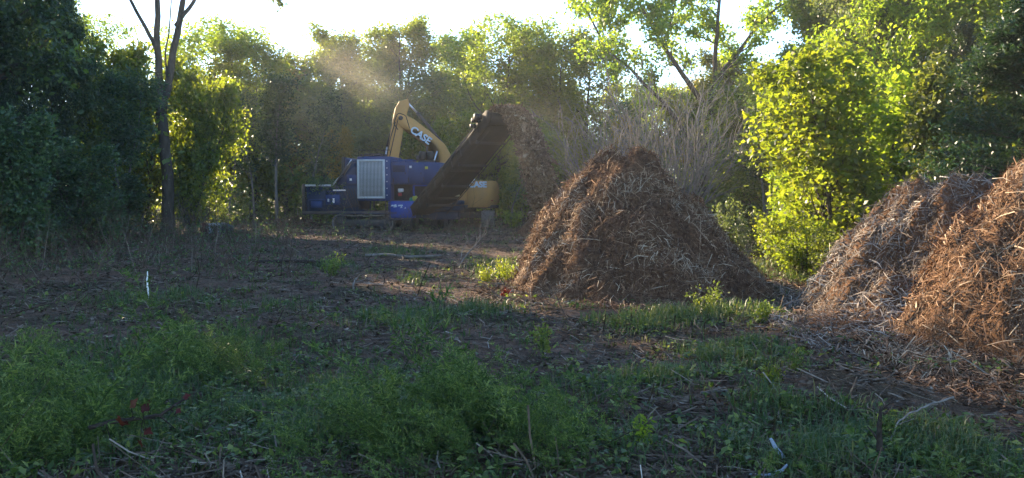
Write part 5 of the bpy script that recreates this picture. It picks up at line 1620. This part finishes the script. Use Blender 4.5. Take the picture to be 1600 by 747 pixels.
tag(obj('feathery_weeds', weeds()), 'soft feathery green weeds crowding the near ground', 'weeds', kind='stuff')

def low_leaves():
    """broad small leaves of creeping ground plants"""
    rng = np.random.default_rng(66)
    x, y = scatter(16000, rng, 4.6, 30)
    dens = np.maximum(0.55 * patch_density(x, y, GRASS + WEEDS), 0.05)
    k = (rng.random(len(x)) < dens) & off_heaps(x, y) & hollow(x, y)
    x, y = x[k], y[k]; n = 9
    xs = np.repeat(x, n) + rng.normal(0, 0.07, len(x) * n); ys = np.repeat(y, n) + rng.normal(0, 0.07, len(x) * n); N = len(xs)
    c = np.stack([xs, ys, ground_z(xs, ys) + 0.03 + 0.10 * rng.random(N)], -1)
    ax = unit(np.stack([rng.normal(size=N), rng.normal(size=N), rng.normal(0.2, 0.4, N)], -1))
    sd = unit(np.cross(ax, np.array([0, 0, 1.0]) + rng.normal(0, 0.4, (N, 3)))); up = np.cross(sd, ax)
    s = ((0.015 + 0.025 * rng.random(N)) * (1 + ys / 40))[:, None]
    V = np.stack([c - ax * s, c + sd * s * 0.55 + up * s * .2, c + ax * s, c - sd * s * 0.55 + up * s * .2], 1).reshape(-1, 3)
    g = Geo(); g.add(V, np.arange(4 * N).reshape(-1, 4), None, np.repeat(rng.random(N), 4))
    return g.mesh('low_leaves', M['weed'])
tag(obj('creeping_plants', low_leaves()), 'small leafed creeping plants between the grass tufts', 'ground cover', kind='stuff')

def brushwood():
    """standing dead stems, saplings snapped by the clearing work, along the wood edge"""
    rng = np.random.default_rng(67)
    n = 8200
    px = rng.uniform(-80, 1250, n)
    d = np.where(px < 460, rng.uniform(19, 47, n), rng.uniform(34, 56, n))
    x = (px - 800) / F_PX * d; y = d
    dens = np.where(px < 330, 1.0, np.where(px < 470, 0.8, 0.18)) * (0.2 + 1.0 * np.clip(0.5 + fbm(x / 3, y / 3, 91, 3), 0, 1)) * np.clip((d - 16) / 20, 0.05, 1)
    k = (rng.random(n) < dens) & off_heaps(x, y, 1.3)
    x, y = x[k], y[k]; m = len(x)
    b = np.stack([x, y, ground_z(x, y) - 0.03], -1)
    dr = np.stack([rng.normal(0, 0.45, m), rng.normal(0, 0.45, m), np.ones(m)], -1)
    L = 0.25 + 0.50 * rng.gamma(1.3, 0.75, m)
    q = polyline(b, dr, L, 5, 0.0, 0.10, rng)
    r = (0.006 + 0.007 * rng.random(m))[:, None] * np.linspace(1, 0.35, 5)[None]
    g = Geo(); V, Q = tubes(q, r, 3); g.add(V, Q, None, np.repeat(rng.beta(2, 2.2, m), 15))
    c1, r1, _, _ = children(q, r, 4, 0.3, 1, 40, rng, lambda t, pid: L[pid] * 0.4 * (0.4 + rng.random(len(t))), 3, 0, 0.15, 0.7, 0.4)
    V, Q = tubes(c1, np.maximum(r1, 0.004), 3); g.add(V, Q, None, 0.5)
    return g.mesh('brushwood', M['twig']), q
bw_me, bw_q = brushwood()
tag(obj('brushwood', bw_me), 'thin dead stems and snapped brush along the wood edge', 'brush', kind='stuff')
def edge_leaves():
    rng = np.random.default_rng(68)
    q = bw_q[rng.random(len(bw_q)) < 0.45]
    g = Geo(); V, Q, R = leaves_from(q, 9, 0.10, 0.09, rng, 0.2, 0.55); g.add(V, Q, None, R)
    return g.mesh('undergrowth', M['leaf_dark'])
tag(obj('undergrowth', edge_leaves()), 'sparse dark undergrowth leaves at the wood edge', 'undergrowth', kind='stuff')
# ------------------------------------------------------------------ single small things lying about
def gpos(px, py, dz=0.0):
    c = G(px, py)
    for k in range(3):                                    # refine on the uneven ground
        d = ray(px, py); t = (CAM_H - float(ground_z(c[0], c[1]))) / -d[2]
        c = np.array([d[0] * t, d[1] * t, 0.0])
    return np.array([c[0], c[1], float(ground_z(c[0], c[1])) + dz])

def branch_thing(name, label, cat, pix, radii, mat, sub=0, seed=1, group=None, child_len=0.25, lift=0.0):
    """a stick traced as ground points with heights: pix = [(px, py, height, depth offset)] about its first point"""
    rng = np.random.default_rng(seed)
    o = gpos(pix[0][0], pix[0][1])
    D = o[1]
    pts = []
    for (px, py, dy) in pix:
        q = P(px, py, D + dy)
        q[2] = max(q[2], float(ground_z(q[0], q[1])) + 0.01 + lift)
        pts.append(q - o)
    pts = np.array(pts); n = 4 * len(pts)
    t = np.linspace(0, 1, n); k = np.linspace(0, 1, len(pts))
    c = np.stack([np.interp(t, k, pts[:, i]) for i in range(3)], -1) + rng.normal(0, 0.004, (n, 3))
    r = np.interp(t, np.linspace(0, 1, len(radii)), radii)
    root = thing(name, o, label, cat, group)
    g = Geo(); g.tube(c, r, 7)
    obj('stick', g.mesh('stick', M[mat], True), root)
    if sub:
        c1, r1, _, _ = children(c[None], r[None], sub, 0.3, 1.0, 42, rng, lambda t, pid: child_len * (0.5 + rng.random(len(t))), 5, 0.1, 0.1, 0.6, 0.3)
        for i in range(len(c1)):
            g = Geo(); g.tube(c1[i], np.maximum(r1[i], 0.003), 5)
            obj('twig', g.mesh('twig', M[mat], True), root)
    return root, c

M['grey_wood'] = simple_mat('grey_wood', [(0.2, (0.10, 0.085, 0.075)), (0.6, (0.24, 0.21, 0.185)), (0.9, (0.36, 0.33, 0.30))], 0.9, 18, 0.1, 0, 0.5, 60, stretch=(1, 1, 0.2))
M['dark_wood'] = simple_mat('dark_wood', [(0.2, (0.02, 0.015, 0.012)), (0.6, (0.06, 0.045, 0.036)), (0.9, (0.12, 0.10, 0.08))], 0.9, 18, 0.1, 0, 0.5, 60)

branch_thing('bent_branch', 'pale grey bent branch arching over the dark hollow by the right heap', 'branch',
             [(1405, 708, 0.0), (1392, 688, 0.0), (1402, 660, 0.05), (1425, 644, 0.1), (1455, 632, 0.15), (1490, 621, 0.2)], (0.006, 0.007, 0.007, 0.008, 0.009), 'grey_wood', 4, 5, None, 0.10)
branch_thing('broken_post', 'weathered grey broken post standing upright beside the bent branch', 'post',
             [(1378, 728, 0.0), (1374, 690, 0.03), (1375, 660, 0.03), (1376, 636, 0.04)], (0.034, 0.022, 0.018, 0.008), 'dark_wood', 2, 6, None, 0.16)
branch_thing('white_stake', 'thin white stake standing in the brush on the left', 'stake',
             [(233, 467, 0), (231, 450, 0), (230, 436, 0.03), (231, 424, 0.05)], (0.016, 0.016, 0.014, 0.008), 'white', 0, 7)
branch_thing('fallen_pole', 'long thin pole lying in the dark brush on the left', 'pole',
             [(20, 545, 0.0), (60, 585, -0.8), (95, 630, -1.5), (118, 680, -2.2)], (0.012, 0.016, 0.018, 0.02), 'dark_wood', 4, 8, None, 0.2, 0.10)
branch_thing('dead_spray', 'dry pale branching stalk standing left of the middle heap foot', 'dead stalk',
             [(716, 418, 0.0), (728, 400, 0.1), (742, 384, 0.2), (752, 372, 0.3), (762, 362, 0.3)], (0.022, 0.02, 0.016, 0.012, 0.006), 'grey_wood', 9, 9, None, 0.42)
branch_thing('dead_stalk', 'short dry stalk just left of the taller branching one', 'dead stalk',
             [(720, 406, 0.0), (722, 392, 0.1), (728, 380, 0.1), (731, 373, 0.1)], (0.014, 0.012, 0.010, 0.006), 'grey_wood', 3, 10, None, 0.25)
branch_thing('fallen_branch', 'bare branch lying flat right of the near weeds', 'branch',
             [(1095, 617, 0.0), (1120, 615, 0.05), (1150, 618, 0.0), (1170, 616, 0.05)], (0.014, 0.016, 0.013, 0.007), 'bark_pale', 3, 11, None, 0.12, 0.03)
branch_thing('fallen_branch', 'dark crooked branch on the bare soil left of the near weeds', 'branch',
             [(478, 542, 0.0), (490, 556, -0.2), (500, 566, -0.3), (510, 578, -0.45)], (0.012, 0.016, 0.015, 0.009), 'dark_wood', 4, 12, None, 0.16, 0.05)
branch_thing('fallen_log', 'long thin log lying across the soil in front of the grinder', 'log',
             [(570, 402, 0.0), (600, 404, 0.0), (640, 405, 0.05), (690, 404, 0.1)], (0.05, 0.05, 0.045, 0.035), 'bark_pale', 0, 13, None, 0.2, 0.04)
branch_thing('fallen_log', 'dark slender trunk lying in the brush left of centre', 'log',
             [(400, 412, 0.0), (440, 415, -0.1), (480, 419, -0.2), (515, 422, -0.2)], (0.045, 0.045, 0.04, 0.03), 'dark_wood', 3, 14, None, 0.4, 0.04)
branch_thing('fallen_branch', 'pale forked branch on the soil midway to the grinder', 'branch',
             [(553, 456, 0.0), (551, 446, 0.0), (556, 436, 0.1), (562, 429, 0.1)], (0.024, 0.020, 0.015, 0.008), 'grey_wood', 3, 15, None, 0.3)
branch_thing('fallen_branch', 'pale stick lying against the brush behind the white framed cabinet', 'branch',
             [(398, 338, 0.0), (391, 331, 0.0), (384, 325, 0.0), (378, 321, 0.0)], (0.05, 0.05, 0.045, 0.03), 'grey_wood', 0, 16)
branch_thing('fallen_branch', 'dry stalk leaning between excavator track and heap', 'branch',
             [(782, 353, 0.0), (788, 345, 0.0), (794, 338, 0.1), (800, 335, 0.1)], (0.03, 0.028, 0.02, 0.012), 'grey_wood', 2, 17, None, 0.5)

# pale curved strips of plastic pipe in the bottom foreground
def pale_strip(label, pix, w, seed):
    o = gpos(*pix[0][:2]); D = o[1]
    pts = np.array([P(a, b, D + dy) - o for a, b, dy in pix])
    for q in pts: q[2] = max(q[2], 0.03 + float(ground_z(q[0] + o[0], q[1] + o[1])) - o[2])
    n = 16; t = np.linspace(0, 1, n); k = np.linspace(0, 1, len(pts))
    c = np.stack([np.interp(t, k, pts[:, i]) for i in range(3)], -1)
    T = unit(np.gradient(c, axis=0)); S = unit(np.cross(T, np.array([0, -0.5, 1.0]))); U = np.cross(S, T)
    g = Geo(); V = []; m = 7
    for i in range(n):                                      # half-round gutter section with thickness
        ww = w * (0.35 + 0.65 * math.sin(math.pi * (0.12 + 0.76 * t[i])))
        for (f, q) in ((1.0, 0), (0.86, 1)):
            for a in np.linspace(0, math.pi, m):
                V.append(c[i] + (S[i] * math.cos(a) + U[i] * math.sin(a) * 0.7) * ww * f)
    st = 2 * m; Q = []
    for i in range(n - 1):
        for j in range(m - 1):
            a = i * st + j
            Q.append([a, a + 1, a + st + 1, a + st]); b = a + m; Q.append([b, b + st, b + st + 1, b + 1])
        for j in (0, m - 1):
            a = i * st + j; Q.append([a, a + st, a + st + m, a + m])
    g.add(V, Q)
    t_ = thing('plastic_strip', o, label, 'plastic strip', 'pale plastic strips')
    obj('strip', g.mesh('strip', M['pale_plastic'], True), t_)
M['pale_plastic'] = paint_mat('pale_plastic', (0.30, 0.34, 0.40), (0.12, 0.11, 0.10), 0.6, 0.4)
pale_strip('pale blue grey curved strip standing up from the weeds, bottom right of centre', [(1226, 724, 0), (1222, 712, 0.02), (1212, 700, 0.04), (1204, 685, 0.08)], 0.020, 1)
pale_strip('pale curved strip lying flat at the bottom edge of the view', [(1170, 748, 0), (1200, 743, 0.0), (1222, 735, 0.04), (1230, 726, 0.08)], 0.014, 2)

# dumped cabinet: red side, white frame, open front
def cabinet():
    o = gpos(336, 366)
    s = o[1] / F_PX
    r = thing('dumped_cabinet', o, 'dumped metal cabinet with dark red side and white open frame on the left', 'cabinet', None, 0.10)
    W, H, Dp = 30 * s, 17 * s, 0.9
    x0, x1 = -7 * s, 11 * s
    g = Geo(); g.box((-16 * s, 0.35, H / 2), (13 * s, 0.5, H * 0.9), [[0.92, 0, 0.38], [0, 1, 0], [-0.38, 0, 0.92]], chamfer=0.02)
    obj('side_panel', g.mesh('side_panel', M['red_dark']), r)
    g = Geo(); g.box(((x0 + x1) / 2, Dp + 0.1, H / 2), (x1 - x0, 0.03, H), chamfer=0.01); obj('back_panel', g.mesh('back_panel', M['black']), r)
    for nm, c, sz_ in (('frame', ((x0 + x1) / 2, 0.25, H - 0.05), (x1 - x0, 1.3, 0.10)), ('frame', (x1 - 0.05, 0.25, H / 2 - 0.06), (0.12, 1.25, H - 0.13)), ('frame', (x0 + 0.04, 0.25, H / 2 - 0.06), (0.07, 1.25, H - 0.13))):
        g = Geo(); g.box(c, sz_, chamfer=0.015); obj(nm, g.mesh('frame', M['slat']), r)
    g = Geo(); g.box((x1 + 0.26, -0.1, H * 0.46), (0.46, 0.5, H * 0.82), [[0.97, 0, 0.2], [0, 1, 0], [-0.2, 0, 0.97]], chamfer=0.03)
    mb = obj('compressor_box', g.mesh('compressor_box', M['fin_gap']), r)
    for k in range(3):
        g = Geo(); g.box((x1 + 0.16 + 0.10 * k, -0.36, H * (0.66 - 0.22 * k)), (0.2, 0.03, 0.11), chamfer=0.01); obj('vent', g.mesh('vent', M['black']), mb)
M['red_dark'] = paint_mat('dark_red_paint', (0.11, 0.016, 0.018), (0.05, 0.035, 0.03), 0.5, 0.5)
cabinet()

# red-leaved oak shoot on a leaning dark branch, bottom left
def red_branch():
    root, c = branch_thing('red_leaf_branch', 'dark leaning branch with a few dull red leaves among weeds, bottom left', 'branch',
                           [(140, 725, 0.0), (178, 700, 0.05), (218, 676, 0.1), (250, 650, 0.15), (272, 632, 0.2), (296, 622, 0.25)], (0.018, 0.018, 0.016, 0.013, 0.010, 0.006), 'dark_wood', 3, 21, None, 0.12, 0.26)
    rng = np.random.default_rng(22)
    o = np.array(root.location)
    spots_ = [(186, 655, 0.085, -0.3), (205, 634, 0.07, 0.9), (224, 640, 0.075, 1.2), (228, 672, 0.06, -0.6), (219, 692, 0.07, -1.5), (178, 706, 0.06, -1.2), (288, 620, 0.05, 0.3), (278, 640, 0.05, -0.8), (192, 662, 0.06, -0.7)]
    D = root.location.y + 0.0
    for k, (px, py, s, a) in enumerate(spots_):
        q = P(px, py, D + rng.normal(0, 0.05)) - o
        # lobed oak leaf
        m = 14; th = np.linspace(0, 2 * math.pi, m, endpoint=False)
        rr = s * (0.55 + 0.20 * np.cos(5 * th)) * (1 + 0.5 * np.cos(th))
        pts = np.stack([rr * np.cos(th), rr * np.sin(th) * 0.8, 0.25 * rr * np.sin(th * 2)], -1)
        nrm = unit(np.array([rng.normal(0, .5), -1.0, rng.normal(0.3, .5)])); ax = unit(np.array([math.cos(a), 0, math.sin(a)])); ax = unit(ax - nrm * (ax @ nrm)); sd = np.cross(nrm, ax)
        V = np.vstack([[0, 0, 0], pts]) @ np.stack([ax, sd, nrm])
        g = Geo(); g.add(V, None, [[0, 1 + i, 1 + (i + 1) % m] for i in range(m)], rng.random())
        obj('leaf', g.mesh('leaf', M['red_leaf']), root, q)
        tgt = c[np.argmin(np.linalg.norm(c - q, axis=1))]
        g = Geo(); g.tube([tgt, (tgt + q) / 2 + np.array([0, 0, 0.015]), q], [0.004, 0.003, 0.0025], 4)
        obj('leaf_stalk', g.mesh('leaf_stalk', M['dark_wood']), root)
red_branch()

# small single plants that stand out of the cover
def weed_plant(label, px, py, H, n, leaf, mat, seed, spread=0.5, name='weed_plant'):
    rng = np.random.default_rng(seed)
    o = gpos(px, py)
    root = thing(name, o, label, 'weed', 'single weeds standing out of the ground cover')
    a = rng.random(n) * 6.28; q = spread * rng.random(n)
    st = polyline(np.zeros((n, 3)) + np.array([0, 0, -0.02]), np.stack([np.cos(a) * q, np.sin(a) * q, np.ones(n)], -1), H * (0.6 + 0.4 * rng.random(n)), 6, 0.0, 0.08, rng)
    g = Geo(); V, Q = tubes(st, np.full((n, 6), 0.004) * np.linspace(1, .4, 6), 4); g.add(V, Q, None, 0.3)
    obj('stem', g.mesh('stem', M['weed']), root)
    g = Geo(); V, Q, R = leaves_from(st, int(22 + 40 * H), 0.02 + 0.05 * H, leaf, rng, -0.1, 0.42, 0.2); g.add(V, Q, None, R)
    obj('leaves', g.mesh('leaves', M[mat]), root)
for args in (
    ('bright yellow green weed tuft left of the dark earth hollow', 1205, 604, 0.22, 16, 0.035, 'leaf_bright', 1, 0.9),
    ('upright light green fern like plant at the near weeds right border', 1005, 705, 0.34, 5, 0.045, 'leaf_bright', 2, 0.25),
    ('leafy green shoot with broad leaves between soil strip and weeds', 848, 560, 0.50, 5, 0.06, 'leaf_oak', 3, 0.4),
    ('green leafy weeds under the middle heap foot', 1105, 492, 0.55, 9, 0.06, 'leaf_oak', 4, 0.7),
    ('light green weed left of the middle heap base', 520, 432, 0.6, 9, 0.08, 'leaf_oak', 5, 0.6),
    ('sunlit yellow weeds against the left foot of the middle heap', 790, 440, 0.55, 14, 0.05, 'leaf_bright', 6, 0.9),
    ('sunlit weed clump beside the dry branching stalk', 758, 445, 0.5, 12, 0.05, 'leaf_bright', 7, 0.9),
    ('purple red weed between the sunlit weeds and the heap', 790, 468, 0.25, 5, 0.05, 'red_leaf', 8, 0.4),
    ('broad leaved green weed in the bottom right grass', 1330, 705, 0.16, 6, 0.06, 'weed', 9, 0.8),
    ('tall green weed in front of the right heap foot', 1242, 585, 0.35, 7, 0.04, 'weed', 10, 0.4),
    ('leafy weed at the foot of the grey brown heap, left end', 1190, 505, 0.4, 8, 0.06, 'leaf_oak', 11, 0.6),
    ('yellow leaved sprig left of the fallen stick near the cabinet', 342, 338, 1.0, 4, 0.14, 'leaf_bright', 12, 0.3)):
    weed_plant(*args)

# heap of torn roots and dead leaves beside the grinder infeed
def root_ball():
    o = gpos(462, 356); rng = np.random.default_rng(33)
    r = thing('brush_pile', o, 'low heap of reddish torn brush left of the grinder track', 'brush pile')
    n = 260
    a = rng.random(n) * 6.28; q = 1.3 * np.sqrt(rng.random(n))
    b = np.stack([np.cos(a) * q, np.sin(a) * q * 0.7, 0.05 + 0.45 * np.clip(1 - q / 1.4, 0, 1) * rng.random(n)], -1)
    st = polyline(b, np.stack([rng.normal(size=n), rng.normal(size=n), rng.normal(0.35, 0.4, n)], -1), 0.25 + 0.6 * rng.random(n), 5, 0, 0.15, rng)
    g = Geo(); V, Q = tubes(st, np.full((n, 5), 0.012), 3); g.add(V, Q, None, np.repeat(rng.random(n), 15)); obj('stems', g.mesh('stems', M['twig']), r)
    g = Geo(); V, Q, R = leaves_from(st, 7, 0.08, 0.13, rng, 0.3, 0.6); g.add(V, Q, None, R * 0.8); obj('dead_leaves', g.mesh('dead_leaves', M['fibre']), r)
root_ball()

# ------------------------------------------------------------------ dust raised by the machines
def dust_mat(name, density, scale, col=(0.95, 0.90, 0.82)):
    m, nt, out = new_mat(name)
    tc = nt.nodes.new('ShaderNodeTexCoord')
    nz = tex_noise(nt, scale, 3, 0.55, vec=tc.outputs['Object'])
    rp = ramp(nt, nz, [(0.22, (0.12, 0.12, 0.12)), (0.82, (1, 1, 1))])
    # unit-sphere object: soft fall-off to its skin
    vm = nt.nodes.new('ShaderNodeVectorMath'); vm.operation = 'LENGTH'
    nt.links.new(tc.outputs['Object'], vm.inputs[0])
    mr = nt.nodes.new('ShaderNodeMapRange'); mr.interpolation_type = 'SMOOTHSTEP'
    mr.inputs[1].default_value = 1.0; mr.inputs[2].default_value = 0.25; mr.inputs[3].default_value = 0.0; mr.inputs[4].default_value = density
    nt.links.new(vm.outputs['Value'], mr.inputs[0])
    mu = nt.nodes.new('ShaderNodeMath'); mu.operation = 'MULTIPLY'
    nt.links.new(rp, mu.inputs[0]); nt.links.new(mr.outputs[0], mu.inputs[1])
    v = nt.nodes.new('ShaderNodeVolumePrincipled')
    v.inputs['Color'].default_value = (*col, 1); v.inputs['Anisotropy'].default_value = 0.45
    nt.links.new(mu.outputs[0], v.inputs['Density'])
    nt.links.new(v.outputs[0], out.inputs['Volume'])
    return m
def dust(label, c, rad, density, scale):
    s, k = 16, 10
    V = [(math.sin(math.pi * i / k) * math.cos(6.2832 * j / s), math.sin(math.pi * i / k) * math.sin(6.2832 * j / s), math.cos(math.pi * i / k)) for i in range(k + 1) for j in range(s)]
    Q = [[i * s + j, (i + 1) * s + j, (i + 1) * s + (j + 1) % s, i * s + (j + 1) % s] for i in range(k) for j in range(s)]
    g = Geo(); g.add(V, Q)
    o = obj('dust', g.mesh('dust', dust_mat('dust', density, scale)), None, c)
    o.scale = rad
    return tag(o, label, 'dust', kind='stuff')
dust('warm dust cloud drifting over the grinder and the excavator arm', P(590, 165, 57), (12.0, 5.5, 5.6), 0.036, 1.6)
dust('brown dust hanging round the falling chips', P(845, 235, 38), (2.2, 2.0, 3.2), 0.028, 2.0)
# ------------------------------------------------------------------ haze: sunlit dusty air
hm, hnt, hout = new_mat('haze')
pv = hnt.nodes.new('ShaderNodeVolumePrincipled')
pv.inputs['Color'].default_value = (0.92, 0.92, 0.90, 1)
pv.inputs['Density'].default_value = 0.0006
pv.inputs['Anisotropy'].default_value = 0.35
hnt.links.new(pv.outputs[0], hout.inputs['Volume'])
hg = Geo(); hg.box((0, 450, 12.0), (1900, 1660, 30.0))
tag(obj('haze', hg.mesh('haze', hm)), 'thin sunlit haze hanging in the whole clearing', 'haze', kind='stuff')
